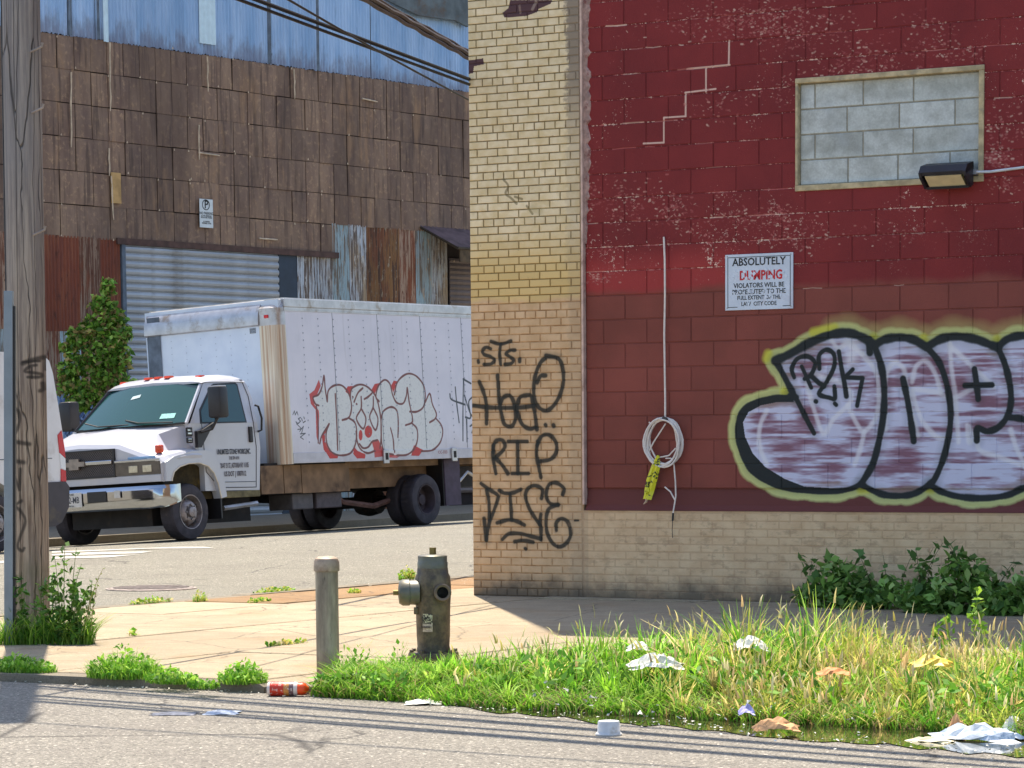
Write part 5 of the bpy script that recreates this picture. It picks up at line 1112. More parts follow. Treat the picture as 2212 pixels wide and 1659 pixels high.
M_CABLE = simple("black_cable", (36, 34, 34), .6, var=.2, sc=30)
sN = np.array([sdir.x, sdir.y, sdir.z])
def from_shadow(sx, sy, ix0_, iy0_, ix1_, iy1_):
    """3-D point whose shadow falls at (sx,sy) on the pavement and which lies on the sight-plane through an image line"""
    Pg = hitz(sx, sy); a, b = ray(ix0_, iy0_), ray(ix1_, iy1_); nrm = np.cross(a, b); tt_ = -((Pg-CAM)@nrm)/(sN@nrm); return Pg+sN*tt_
def cable(name, A, B, r, label, sag=.0, ext=(0, 0), grp=None, extra=None):
    A = np.array(A); B = np.array(B); d = B-A; A2 = A-d*ext[0]; B2 = B+d*ext[1]
    P = []
    for k in range(25): f = k/24; q = A2+(B2-A2)*f; P.append((q[0], q[1], q[2]-sag*4*f*(1-f)))
    o = MB().tube(P, r, 8).build(name, M_CABLE, None, True); tag(o, label, "cable", grp); return o
A1 = from_shadow(339, 1440, 555, 0, 1005, 168); B1_ = from_shadow(1060, 1313, 555, 0, 1005, 168); print('cable heights', A1, B1_)
cable("overhead_cable", A1, B1_, .016, "thick black double cable crossing in front of the blue upper wall", 0, (.25, .12))
cable("overhead_cable", A1+np.array([0, 0, -.045]), B1_+np.array([0, 0, -.045]), .013, "lower cable running under the thick double cable", 0, (.25, .12))
Y1 = A1[1]; Y2 = B1_[1]
a = atY(640, 5, Y1+1.2); b = atY(1008, 212, Y2+.5); cable("service_wire", a, b, .009, "thin black wire drooping below the thick double cable", .02, (.3, .1))
a = atY(790, -8, 27); b = atY(1010, 116, 31); 
bun = empty("cable_bundle", tuple(a)); tag(bun, "bundle of twisted dark cables at the top, meeting the yellow brick pier", "cable")
for k, (oy, oz, r_) in enumerate(((0, 0, .028), (0, -.045, .020), (.02, .04, .012))):
    P = []
    for i in range(60): f = -.6+1.8*i/59; q = a+(b-a)*f-a; P.append((q[0]+.005*math.sin(i*1.3+k), q[1]+oy, q[2]+oz+.005*math.sin(i*.9+k*2)))
    MB().tube(P, r_, 7).build("cable", simple("brown_cable", (62, 50, 46), .7, var=.3), bun, True)
# cables along the near street, overhead and out of frame: their shadows stripe the asphalt
lines = [((400, 1503), (1500, 1583)), ((400, 1511), (1500, 1597)), ((400, 1516), (1500, 1601)), ((400, 1530), (1500, 1612)), ((400, 1539), (1500, 1626)), ((400, 1545), (1500, 1630)), ((400, 1588), (1500, 1664))]
crad = [.022, .040, .020, .034, .026, .038, .014]
for k, (p0_, p1_) in enumerate(lines):
    a = hitz(*p0_, ROADZ); b = hitz(*p1_, ROADZ); h_ = 7.0+.15*k; A = a+sN*(h_/sN[2]); B = b+sN*(h_/sN[2])
    cable("street_cable", A, B, crad[k], "overhead cable above the near street", .25+.05*(k % 3), (9, 9), "cables along the near street")

# =====================================================================================================
#  HYDRANT, BOLLARD
# =====================================================================================================
hb = hitz(937, 1455); HS = F/hb[1]
hy = empty("fire_hydrant", tuple(hb), math.radians(4)); tag(hy, "old black fire hydrant with grey cap, open side outlet and peeling sticker", "fire hydrant")
t = NT("hydrant_paint"); p = t.own(); x, y, z = t.sep(p)
c_ = t.mix(t.ramp(t.noise(p, 9, 6, .7), .35, .7), lin((64, 54, 44)), lin((122, 104, 78))); c_ = t.mix(t.math('MULTIPLY', t.ramp(z, .56, .62), t.ramp(t.noise(p, 5, 3), .45, .65)), c_, lin((48, 54, 74))); c_ = t.mix(t.ramp(t.noise(t.scale(p, (8, 8, 1)), 3, 5, .7), .6, .72, 0, .7), c_, lin((132, 122, 104)))
t.bump(t.noise(p, 60, 5), .6, .006); M_HYD = t.out(c_, .5, .2)
M_HCAP = simple("hydrant_silver", (104, 102, 92), .45, .3, var=.2, sc=12, dirt=(112, 106, 84)); M_BRONZE = simple("bronze_nut", (120, 104, 58), .45, .6, var=.2)
def hz_(yD): return (1455-yD)/HS
MB().lathe([(.105, -.1), (.10, hz_(1425)), (.103, hz_(1422)), (.102, hz_(1405)), (.095, hz_(1395)), (.099, hz_(1370)), (.102, hz_(1310)), (.106, hz_(1290)), (.108, hz_(1268)), (.104, hz_(1245)), (.094, hz_(1238)), (.090, hz_(1226))], 32).build("barrel", M_HYD, hy, True)
MB().lathe([(.10, hz_(1426)), (.148, hz_(1424)), (.151, hz_(1414)), (.146, hz_(1408)), (.10, hz_(1406))], 32).lathe([(.08, hz_(1440)), (.13, hz_(1427)), (.13, hz_(1424)), (.08, hz_(1424))], 28).build("flange", M_HYD, hy, True)
for k in range(8):
    a = 2*math.pi*(k+.3)/8; MB().lathe([(.013, hz_(1432)), (.013, hz_(1402)), (.004, hz_(1401))], 6, (.134*math.cos(a), .134*math.sin(a), 0)).build("flange_bolt", M_HYD, hy)
MB().lathe([(.089, hz_(1226)), (.090, hz_(1214)), (.086, hz_(1212)), (.087, hz_(1200)), (.079, hz_(1198)), (.02, hz_(1196))], 32).build("bonnet", M_HCAP, hy, True)
MB().prism([(.022*math.cos(a), .022*math.sin(a)) for a in np.linspace(0, 2*math.pi, 6)[:-1]], 'z', hz_(1199), hz_(1182)).build("operating_nut", M_BRONZE, hy)
zc_ = hz_(1278)
MB().lathe([(.075, -.08), (.072, -.135), (.078, -.14), (.078, -.18), (.064, -.20), (.02, -.206)], 26, (0, -.02, zc_), 'x').build("side_cap", M_HCAP, hy, True)
MB().tube([(-.2, -.02, zc_), (-.235, -.02, zc_)], .017, 5).build("cap_nut", M_BRONZE, hy)
MB().lathe([(.05, -.085), (.052, -.128), (.046, -.132), (.034, -.13), (.031, -.09)], 24, (.052, 0, hz_(1277)), 'y').build("hose_outlet", simple("outlet_metal", (112, 96, 84), .5, .5, var=.3), hy, True)
MB().lathe([(.033, -.126), (.01, -.126)], 20, (.052, 0, hz_(1277)), 'y').build("outlet_bore", simple("outlet_black", (6, 6, 6), .9, bump=0), hy)
MB().box((-.115, -.05, hz_(1325)), (-.09, -.02, hz_(1310)), .004).build("chain_lug", M_HYD, hy)
stk = MB()
for i in range(9):
    for j in range(2): a = math.radians(232+i*4.2); stk.v.append((.106*math.cos(a), .106*math.sin(a), hz_(1362 if j == 0 else 1323)))
stk.f = [(2*i, 2*i+2, 2*i+3, 2*i+1) for i in range(8)]
t = NT("peeling_sticker"); p = t.own(); z = t.sep(p)[2]; f = t.math('FRACT', t.math('MULTIPLY', z, 26.)); c_ = t.mix(t.ramp(t.noise(p, 90, 3, .7), .47, .52), lin((206, 196, 160)), lin((66, 56, 46))); c_ = t.mix(t.ramp(z, .30, .302, .7, 0), c_, lin((210, 180, 160))); M_STK = t.out(c_, .6)
stk.build("sticker", M_STK, hy)
a = math.radians(246); text("NO", .035, M_BLACK, hy, (.109*math.cos(a), .109*math.sin(a), hz_(1334)), (math.pi/2, 0, a+math.pi/2)); text("PARKING", .02, M_BLACK, hy, (.109*math.cos(a), .109*math.sin(a), hz_(1352)), (math.pi/2, 0, a+math.pi/2), sx=.8)
bb = hitz(709, 1466); BS = F/bb[1]; bo = empty("bollard", tuple(bb)); tag(bo, "grey steel pipe bollard with rounded cap left of the hydrant", "bollard")
t = NT("bollard_metal"); p = t.own(); z = t.sep(p)[2]
c_ = t.mix(t.ramp(t.noise(t.scale(p, (1, 1, .2)), 12, 6, .65), .3, .7), lin((126, 112, 96)), lin((182, 168, 146))); c_ = t.mix(t.ramp(t.math('ADD', z, t.math('MULTIPLY', t.noise(p, 9, 4), .2)), .1, .26, .6, 0), c_, lin((120, 82, 54))); c_ = t.mix(t.ramp(t.noise(t.scale(p, (3, 3, .5)), 7, 5, .7), .62, .7, 0, .8), c_, lin((70, 62, 56)))
t.bump(t.noise(p, 50, 4), .3, .004); M_BOL = t.out(c_, .6, .25)
hh = (1466-1226)/BS; MB().lathe([(.0675, -.2), (.0665, .01), (.066, hh), (.05, hh+.003)], 36).build("pipe", M_BOL, bo, True)
MB().lathe([(.064, hh-.02), (.0745, hh-.018), (.0755, hh-.005), (.074, hh+.035), (.066, hh+.055), (.045, hh+.066), (.01, hh+.069)], 36).build("cap", simple("bollard_cap", (172, 150, 128), .55, .2, var=.25, sc=14, dirt=(122, 96, 74)), bo, True)
MB().lathe([(.085, -.05), (.083, .004), (.07, .012)], 24).build("footing", simple("pale_footing", (190, 190, 180), .9, var=.2), bo)

# =====================================================================================================
#  PLANTS
# =====================================================================================================
def foliage_mat(name, transl=.35):
    mt = bpy.data.materials.new(name); mt.use_nodes = True; nt = mt.node_tree; b = nt.nodes['Principled BSDF']; out = nt.nodes['Material Output']
    at = nt.nodes.new('ShaderNodeAttribute'); at.attribute_name = 'col'; tr_ = nt.nodes.new('ShaderNodeBsdfTranslucent'); mx = nt.nodes.new('ShaderNodeMixShader'); mx.inputs[0].default_value = transl
    nt.links.new(at.outputs['Color'], b.inputs['Base Color']); nt.links.new(at.outputs['Color'], tr_.inputs[0]); b.inputs['Roughness'].default_value = .55; b.inputs['Specular IOR Level'].default_value = .3
    nt.links.new(b.outputs[0], mx.inputs[1]); nt.links.new(tr_.outputs[0], mx.inputs[2]); nt.links.new(mx.outputs[0], out.inputs[0]); return mt
M_LEAF = foliage_mat("leaf_green"); M_GRASS = foliage_mat("grass_green", .4)
def npmesh(name, V, Fl, Cl, mat, parent=None, loc=None):
    """V (n,3); Fl (m,k) all faces with k corners; Cl (n,3) vertex colours"""
    V = np.asarray(V, np.float32); Fl = np.asarray(Fl, np.int32); me = bpy.data.meshes.new(name); k = Fl.shape[1]
    me.vertices.add(len(V)); me.vertices.foreach_set('co', V.ravel()); me.loops.add(Fl.size); me.loops.foreach_set('vertex_index', Fl.ravel())
    me.polygons.add(len(Fl)); me.polygons.foreach_set('loop_start', np.arange(0, Fl.size, k, dtype=np.int32)); me.polygons.foreach_set('loop_total', np.full(len(Fl), k, np.int32)); me.update(calc_edges=True)
    at = me.color_attributes.new('col', 'FLOAT_COLOR', 'POINT'); c = np.ones((len(V), 4), np.float32); c[:, :3] = Cl; at.data.foreach_set('color', c.ravel()); me.materials.append(mat); me.validate(); return link(name, me, parent, loc)
def blades(base, height, width, lean, cols, seg=3):
    """grass blades at base (n,3)"""
    n = len(base); th = rng.random(n)*2*np.pi; f = rng.random(n)*2*np.pi; side_ = np.stack([np.cos(th), np.sin(th), 0*th], 1); ld = np.stack([np.cos(f), np.sin(f), 0*f], 1)
    Vs = []; Cs = []
    for k in range(seg+1):
        s_ = k/seg; c = base+ld*(lean*height*s_**2)[:, None]+np.stack([0*th, 0*th, height*(s_-.18*lean*s_**2)], 1); w = (width*(1-s_)**.7*.5+.0004)[:, None]
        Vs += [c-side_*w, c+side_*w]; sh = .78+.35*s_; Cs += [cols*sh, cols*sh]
    V = np.stack(Vs, 1).reshape(-1, 3); C_ = np.stack(Cs, 1).reshape(-1, 3); i0 = np.arange(n)[:, None, None]*(2*(seg+1)); k = np.arange(seg)[None, :, None]*2; Fq_ = (i0+k+np.array([0, 1, 3, 2])[None, None]).reshape(-1, 4); return V, Fq_, C_
def leaves(cen, size, up_, cols, asp=.55):
    n = len(cen); d = rng.normal(size=(n, 3)); d[:, 2] = np.abs(d[:, 2])*up_+.15; d /= np.linalg.norm(d, axis=1)[:, None]
    a = np.cross(d, rng.normal(size=(n, 3))); a /= np.linalg.norm(a, axis=1)[:, None]; b = np.cross(d, a); s_ = size[:, None]
    v = np.stack([cen-a*s_, cen-a*s_*.25+b*s_*asp, cen+a*s_-d*s_*.25, cen-a*s_*.25-b*s_*asp], 1).reshape(-1, 3); Fq_ = np.arange(n*4).reshape(-1, 4); return v, Fq_, np.repeat(cols, 4, 0)
def merge(parts):
    V = []; Fl = []; Cl = []; o = 0
    for v, f, c in parts: V.append(v); Fl.append(f+o); Cl.append(c); o += len(v)
    return np.vstack(V), np.vstack(Fl), np.vstack(Cl)
def pick(n, palette, jit=.18):
    pal = np.array([lin(c) for c in palette]); c = pal[rng.integers(0, len(pal), n)]; return c*(1+rng.normal(size=(n, 1))*jit).clip(.5, 1.6)
GR = [(120, 176, 48), (148, 196, 58), (92, 146, 42), (176, 210, 92)]; GY = [(196, 204, 92), (218, 204, 116), (176, 192, 74), (230, 208, 140)]
# verge: dirt ridge with the tall grass
def vp(a, w): return K0+dW*a-nW*w
Hk = np.array([(-.3, .05), (.2, .08), (.7, .15), (1.0, .22), (1.3, .30), (1.8, .32), (1.95, .32), (2.2, .43), (2.5, .46), (2.75, .37), (3.0, .27), (3.4, .25), (3.8, .30), (4.3, .38), (7, .4)]); Wk = np.array([(-.3, .22), (.3, .45), (.8, .75), (1.2, 1.6), (1.6, 2.1), (2.2, 2.2), (3.0, 2.1), (7, 2.3)])
sp_ = lambda a: np.interp(a, [-.3, .2, .8, 1.6, 3, 4.2, 7], [.02, .08, .16, .28, .38, .42, .5])      # how far the growth spills over the kerb
M_DIRT = simple("verge_dirt", (92, 82, 52), .95, var=.35, sc=12, bump=.8, dirt=(70, 62, 40))
v = []; na, nw = 70, 14
for i in range(na+1):
    a = .08+6.6*i/na; W_ = np.interp(a, Wk[:, 0], Wk[:, 1]); s_ = sp_(a)
    for j in range(nw+1):
        w = -s_+(W_+s_)*j/nw; f = j/nw; z = ROADZ*(1-min(1, max(0, (w+s_)/(s_+.02))))+.05*math.sin(math.pi*f)*min(1, max(0, a-.08))+random.uniform(-.008, .008)
        if j in (0, nw): z -= .03
        p = vp(a, w); v.append((p[0], p[1], z))
o = MB().add(v, [(i*(nw+1)+j, i*(nw+1)+j+1, (i+1)*(nw+1)+j+1, (i+1)*(nw+1)+j) for i in range(na) for j in range(nw)]).build("verge", M_DIRT); o.data.shade_smooth(); tag(o, kind='structure')
def verge_base(a, w, f, s_):
    b_ = K0[None]+dW[None]*a[:, None]-nW[None]*w[:, None]; b_[:, 2] = np.where(w < 0, ROADZ*(-w/np.maximum(s_, .01)), .0+.04*np.sin(np.pi*np.clip(f, 0, 1))); return b_
nt_ = 1500; ta = rng.random(nt_)**.85*5.5+.12; tW = np.interp(ta, Wk[:, 0], Wk[:, 1]); tS_ = sp_(ta); tf = rng.random(nt_); tw_ = -tS_*.9+(tW+tS_*.9)*tf
th_t = np.interp(ta, Hk[:, 0], Hk[:, 1])*(.45+.75*rng.random(nt_)**1.3)*np.interp(tf, [0, .15, .5, .85, 1], [.42, .62, 1, .95, .5]); zone_ = np.sin(ta*2.1+1)+.6*np.sin(ta*5.3+tw_*3)
tdry = (rng.random(nt_) < np.interp(ta, [0, 1.4, 1.9, 2.3, 3.4, 4.2], [.02, .08, .25, .6, .72, .55])*(.75+.4*zone_).clip(.3, 1.25)); tcol = np.where(tdry[:, None], pick(nt_, GY, .15), pick(nt_, GR, .25)); nb_t = rng.integers(8, 26, nt_)
ti_ = np.repeat(np.arange(nt_), nb_t); n = len(ti_); dr = rng.random(n)*2*np.pi; off = np.abs(rng.normal(size=n))*.028
a = ta[ti_]+off*np.cos(dr); w = tw_[ti_]+off*np.sin(dr); f = tf[ti_]; s_ = tS_[ti_]; ht = (th_t[ti_]*(.45+.65*rng.random(n))).clip(.025, .6)
base = verge_base(a, w, f, s_); cols = tcol[ti_]*(.6+.75*rng.random((n, 1)))
def blades_dir(base, height, width, lean, cols, ang, seg=3):
    n = len(base); sa = ang+np.pi/2+rng.normal(size=n)*.6; side_ = np.stack([np.cos(sa), np.sin(sa), 0*sa], 1); ld = np.stack([np.cos(ang), np.sin(ang), 0*ang], 1); Vs = []; Cs = []
    for k in range(seg+1):
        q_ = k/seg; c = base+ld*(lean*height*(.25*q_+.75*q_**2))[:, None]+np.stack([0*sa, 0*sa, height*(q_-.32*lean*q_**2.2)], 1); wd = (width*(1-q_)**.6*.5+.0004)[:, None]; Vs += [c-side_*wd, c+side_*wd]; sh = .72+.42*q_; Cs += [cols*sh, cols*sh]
    V = np.stack(Vs, 1).reshape(-1, 3); C_ = np.stack(Cs, 1).reshape(-1, 3); i0 = np.arange(n)[:, None, None]*(2*(seg+1)); k = np.arange(seg)[None, :, None]*2; return V, (i0+k+np.array([0, 1, 3, 2])[None, None]).reshape(-1, 4), C_
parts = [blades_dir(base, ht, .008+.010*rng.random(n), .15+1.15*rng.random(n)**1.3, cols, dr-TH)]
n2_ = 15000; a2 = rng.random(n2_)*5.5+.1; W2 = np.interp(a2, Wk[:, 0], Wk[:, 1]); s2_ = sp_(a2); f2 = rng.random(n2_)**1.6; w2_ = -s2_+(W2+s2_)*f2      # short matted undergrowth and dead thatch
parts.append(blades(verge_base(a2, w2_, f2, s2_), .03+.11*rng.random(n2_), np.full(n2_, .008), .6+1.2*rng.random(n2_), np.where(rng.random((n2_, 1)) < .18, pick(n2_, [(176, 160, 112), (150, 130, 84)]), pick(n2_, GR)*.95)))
idx = np.where((ta[ti_] > 1.0) & (rng.random(n) < np.where(tdry[ti_], .13, .02)))[0]; m_ = len(idx); hb_ = base[idx].copy(); hh_ = ht[idx]+.05+.09*rng.random(m_); lean_ = .1+.5*rng.random(m_); an_ = rng.random(m_)*6.28
parts.append(blades_dir(hb_, hh_, np.full(m_, .0035), lean_, pick(m_, [(190, 180, 110), (170, 182, 90)]), an_))
tip = hb_+np.stack([np.cos(an_)*lean_*hh_*.85, np.sin(an_)*lean_*hh_*.85, hh_*(.95-.32*lean_)], 1)
parts.append(blades_dir(tip-np.array([0, 0, .025]), .045+.05*rng.random(m_), np.full(m_, .014), lean_*1.2, pick(m_, [(222, 204, 146), (236, 222, 176), (210, 196, 110), (226, 190, 140)]), an_))
V_, F_, C_ = merge(parts); tag(npmesh("verge_grass", V_, F_, C_, M_GRASS), kind='stuff')
# broad weeds mixed into the verge
n = 7000; a = rng.random(n)*5.2+.1; W_ = np.interp(a, Wk[:, 0], Wk[:, 1]); f = rng.random(n); w = -sp_(a)*.8+(W_+sp_(a)*.8)*f; keep = (np.sin(a*5+w*3)+np.sin(a*11-w*8)) > .1; a, w, f = a[keep], w[keep], f[keep]; n = len(a)
cen = K0[None]+dW[None]*a[:, None]-nW[None]*w[:, None]; cen[:, 2] = .02+np.interp(a, Hk[:, 0], Hk[:, 1])*.6*rng.random(n)
V_, F_, C_ = leaves(cen, .015+.03*rng.random(n), .9, pick(n, [(100, 156, 46), (120, 176, 58), (76, 124, 40), (150, 190, 90)]), .36); tag(npmesh("verge_weeds", V_, F_, C_, M_LEAF), kind='stuff')

def clump_(name, c, rx, ry, h, n, pal, label, leafy=0, lsize=.03, grp=None, ang=0., cat="weeds", hw=.006, lean=.7):
    root = empty(name, tuple(c)); tag(root, label, cat, grp); ps = []
    if n:
        r_ = np.sqrt(rng.random(n)); th_ = rng.random(n)*6.28; lx, ly = rx*r_*np.cos(th_), ry*r_*np.sin(th_); b_ = np.stack([lx*math.cos(ang)-ly*math.sin(ang), lx*math.sin(ang)+ly*math.cos(ang), 0*lx-.004], 1)
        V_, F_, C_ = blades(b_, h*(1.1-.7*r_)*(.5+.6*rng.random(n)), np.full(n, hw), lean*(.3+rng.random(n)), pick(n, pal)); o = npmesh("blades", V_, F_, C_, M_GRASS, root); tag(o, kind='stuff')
    if leafy:
        n = leafy; r_ = np.sqrt(rng.random(n)); th_ = rng.random(n)*6.28; lx, ly = rx*r_*np.cos(th_), ry*r_*np.sin(th_); b_ = np.stack([lx*math.cos(ang)-ly*math.sin(ang), lx*math.sin(ang)+ly*math.cos(ang), .01+h*rng.random(n)*(1.05-.75*r_)], 1)
        V_, F_, C_ = leaves(b_, lsize*(.5+rng.random(n)), 1., pick(n, pal)); o = npmesh("leaves", V_, F_, C_, M_LEAF, root); tag(o, kind='stuff')
    return root
AW = -TH
for (x, y, rx, ry, h, n, lf, lab) in [(45, 1450, .26, .12, .12, 800, 360, "dark green weeds on the kerb in the pole's shadow"), (270, 1462, .26, .16, .20, 1100, 420, "bright green grass clump on the kerb right of the pole shadow"), (370, 1474, .17, .11, .09, 380, 320, "low green weeds trailing along the kerb between two clumps"),
                                  (440, 1486, .10, .07, .05, 120, 120, "low sparse weeds on the kerb before the small round clump"), (525, 1474, .15, .13, .14, 520, 380, "small round green clump on the kerb left of the orange bottle"), (772, 1474, .2, .12, .26, 420, 200, "grass tuft at the foot of the bollard on its right"), (862, 1470, .18, .14, .22, 560, 260, "grass growing between the bollard and the hydrant"), (938, 1478, .16, .07, .10, 420, 160, "bright grass in front of the hydrant's base")]:
    clump_("weed_clump", hitz(x, y, .0), rx, ry, h, n, GR, lab, lf, .016, "weeds along the near kerb", AW, hw=.005)
for (x, y, rx, ry, h, n, lf, lab) in [(327, 1302, .28, .05, .05, 160, 100, "flat weed strip on the far pavement edge behind the pole weeds"), (432, 1299, .09, .05, .12, 120, 30, "spiky pale grass tuft on the far pavement edge"), (592, 1279, .30, .05, .05, 160, 120, "long flat weed strip by the far pavement edge left of the bollard"), (560, 1301, .15, .04, .04, 70, 60, "tiny weeds in the pavement joint behind the bollard"), (765, 1281, .09, .04, .04, 50, 60, "tiny weed in the orange concrete right of the bollard"), (880, 1252, .13, .06, .14, 90, 160, "leafy weed behind the hydrant at the road edge"), (288, 1374, .05, .03, .05, 40, 20, "little weed in the slab joint right of the pole"), (618, 1392, .25, .02, .025, 120, 60, "thin line of weeds in the slab joint left of the bollard")]:
    clump_("weed_tuft", hitz(x, y, .0), rx, ry, h, n, GR+GY, lab, lf, .018, "small weeds in the pavement cracks", math.radians(56), hw=.005)
# weeds round the pole foot
def stalks(root, specs, mat_col, lsize, pal, ln, stems=True):
    st_ = MB(); cen = []
    for (x, y, h, lx, ly) in specs:
        P = []
        for i in range(7): f = i/6; P.append((x+lx*f*f, y+ly*f*f, h*f))
        st_.tube(P, [.005*(1-.7*i/6) for i in range(7)], 5)
        for i in range(ln): f = .08+.92*random.random(); r_ = lsize*1.1*(1.1-.5*f); aa = random.random()*6.28; cen.append((x+lx*f*f+r_*math.cos(aa), y+ly*f*f+r_*math.sin(aa), h*f))
    st_.build("stems", simple("weed_stem", mat_col, .8), root); cen = np.array(cen); n_ = len(cen); V_, F_, C_ = leaves(cen, lsize*(.55+.7*rng.random(n_)), 1.2, pick(n_, pal), .5); tag(npmesh("leaves", V_, F_, C_, M_LEAF, root), kind='stuff')
pw = empty("pole_weeds", tuple(hitz(70, 1392))); tag(pw, "tall leafy weeds growing round the foot of the utility pole", "weeds")
stalks(pw, [(random.uniform(-.22, .40), random.uniform(-.06, .12), random.uniform(.2, .48), random.uniform(-.06, .06), random.uniform(-.05, .02)) for _ in range(26)]+[(.22, .0, .70, .02, 0), (.27, -.02, .66, .05, 0), (.20, -.02, .60, -.03, 0), (.25, 0, .55, .1, 0)], (96, 120, 56), .03, [(80, 122, 44), (96, 140, 52), (112, 150, 66), (66, 100, 40)], 30)
stalks(pw, [(.36, -.02, .52, .14, 0), (.40, 0, .42, .06, 0)], (150, 140, 90), .012, [(130, 140, 74), (110, 130, 60)], 26)
n = 900; b_ = np.stack([rng.uniform(-.27, .42, n), rng.uniform(-.08, .12, n), 0*rng.random(n)], 1); V_, F_, C_ = blades(b_, .08+.18*rng.random(n), np.full(n, .007), .4+.8*rng.random(n), pick(n, GR)*.8); tag(npmesh("blades", V_, F_, C_, M_GRASS, pw), kind='stuff')
# shrubs in the shade against the base wall
def shrub(x, y, rx, h, n, lab, arch_=8, ls=.05):
    c = hitz(x, y); root = empty("wall_shrub", tuple(c), -TH); tag(root, lab, "shrub")
    u_ = rng.normal(size=(n, 3)); u_ /= np.linalg.norm(u_, axis=1)[:, None]; r_ = rng.random(n)**.5; cen = u_*r_[:, None]*np.array([rx, .22, h*.52]); cen[:, 2] = np.abs(cen[:, 2]+h*.30)*(1+.35*np.sin(cen[:, 0]*9+x)+.12*np.sin(cen[:, 0]*23)); cen[:, 1] -= .12
    V_, F_, C_ = leaves(cen, ls*(.5+.8*rng.random(n)), 1.3, pick(n, [(112, 150, 68), (134, 172, 82), (88, 124, 58), (160, 188, 112)]), .55); tag(npmesh("leaves", V_, F_, C_, M_LEAF, root), kind='stuff')
    stalks(root, [(random.uniform(-rx*.8, rx*.8), -.1, h*random.uniform(.8, 1.25), random.uniform(-.25, .25), -.05) for _ in range(arch_)], (90, 90, 56), ls, [(88, 122, 62), (110, 144, 76)], 14)
shrub(1850, 1311, .52, .40, 1000, "rounded dark green shrub against the base wall, left of the larger one", 6); shrub(2120, 1324, .72, .46, 1700, "wide dark green leafy shrub against the base wall at the right edge", 12)
cs = hitz(2105, 1400, .1); sp2 = empty("tall_weed", tuple(cs)); tag(sp2, "single bright upright leafy weed above the grass near the right edge", "weeds"); stalks(sp2, [(0, 0, .36, .02, 0), (.04, 0, .26, -.03, 0), (-.15, 0, .22, -.03, 0), (-.22, .02, .18, 0, 0)], (120, 150, 60), .035, [(128, 168, 58), (150, 186, 70), (104, 148, 48)], 20)
# tree in front of the warehouse
q0 = hitp(215, 1000, P0+nB*1.5, nB); tb = np.array([q0[0], q0[1], O[2]-.25]); ts = F/tb[1]
tree = empty("street_tree", tuple(tb)); tag(tree, "bushy green tree between the rusty wall and the truck cab", "tree")
def tr3(x, y): q = atY(x, y, tb[1]); return Vector((q[0]-tb[0], 0, q[2]-tb[2]))
MB().tube([(0, 0, -.2), tuple(tr3(232, 960)), tuple(tr3(236, 880)), tuple(tr3(232, 780)), tuple(tr3(228, 700)), tuple(tr3(222, 640))], [.09, .08, .07, .05, .035, .015], 8).tube([tr3(236, 880), tr3(195, 800), tr3(170, 740)], [.04, .03, .012], 6).tube([tr3(234, 850), tr3(262, 780), tr3(268, 730)], [.04, .03, .012], 6).build("trunk", simple("tree_bark", (112, 86, 64), .9, var=.3, sc=8), tree)
cen = []; rad = []
lobes = [((232, 622), 16, 20), ((222, 660), 26, 26), ((245, 690), 24, 26), ((205, 712), 30, 24), ((250, 735), 28, 28), ((168, 728), 26, 22), ((150, 752), 20, 18), ((212, 765), 36, 30), ((262, 780), 24, 28), ((165, 790), 32, 28), ((225, 815), 34, 28), ((262, 835), 28, 26), ((155, 835), 30, 26), ((200, 850), 36, 28), ((240, 872), 34, 24), ((170, 872), 30, 20), ((290, 868), 18, 14), ((140, 812), 16, 14), ((276, 720), 9, 16), ((196, 690), 14, 10)]
for (c, rx, ry) in lobes:
    c3 = tr3(*c); n_ = int(rx*ry*.42); u_ = rng.normal(size=(n_, 3)); u_ /= np.linalg.norm(u_, axis=1)[:, None]; r_ = .55+.5*rng.random(n_); r_ *= (1+.34*np.sin(u_[:, 0]*7+c[0])*np.cos(u_[:, 2]*6)); cen.append(np.array(c3)[None]+u_*r_[:, None]*np.array([rx/ts, rx/ts*.8, ry/ts]))
cen = np.vstack(cen); n_ = len(cen); V_, F_, C_ = leaves(cen, .035+.045*rng.random(n_), .9, pick(n_, [(104, 148, 52), (136, 180, 70), (168, 204, 100), (78, 114, 44), (166, 150, 92)], .3), .55); tag(npmesh("crown", V_, F_, C_, M_LEAF, tree), kind='stuff')
# blue tagged board behind the hood
q0 = hitp(170, 900, P0+nB*.35, nB); bx_ = empty("blue_board", (q0[0], q0[1], -.5), TB); tag(bx_, "blue painted board with dark tags behind the truck hood", "board"); zt_ = q0[2]+.35+.5
t = NT("tagged_blue"); p = t.own(); c_ = t.mix(t.ramp(t.noise(t.scale(p, (2, 1, 1)), 5, 4), .45, .55), lin((70, 104, 160)), lin((150, 178, 214))); c_ = t.mix(t.ramp(t.noise(t.scale(p, (1.5, 1, .8)), 7, 3, .6, 1.5), .54, .58), c_, lin((30, 40, 70))); M_BB = t.out(c_, .6)
MB().box((-.8, -.02, 0), (.35, .02, zt_), .005).build("board", M_BB, bx_); MB().box((.36, -.03, 0), (.48, .03, zt_-.1)).build("edge_strip", simple("brown_edge", (120, 84, 66), .8), bx_)

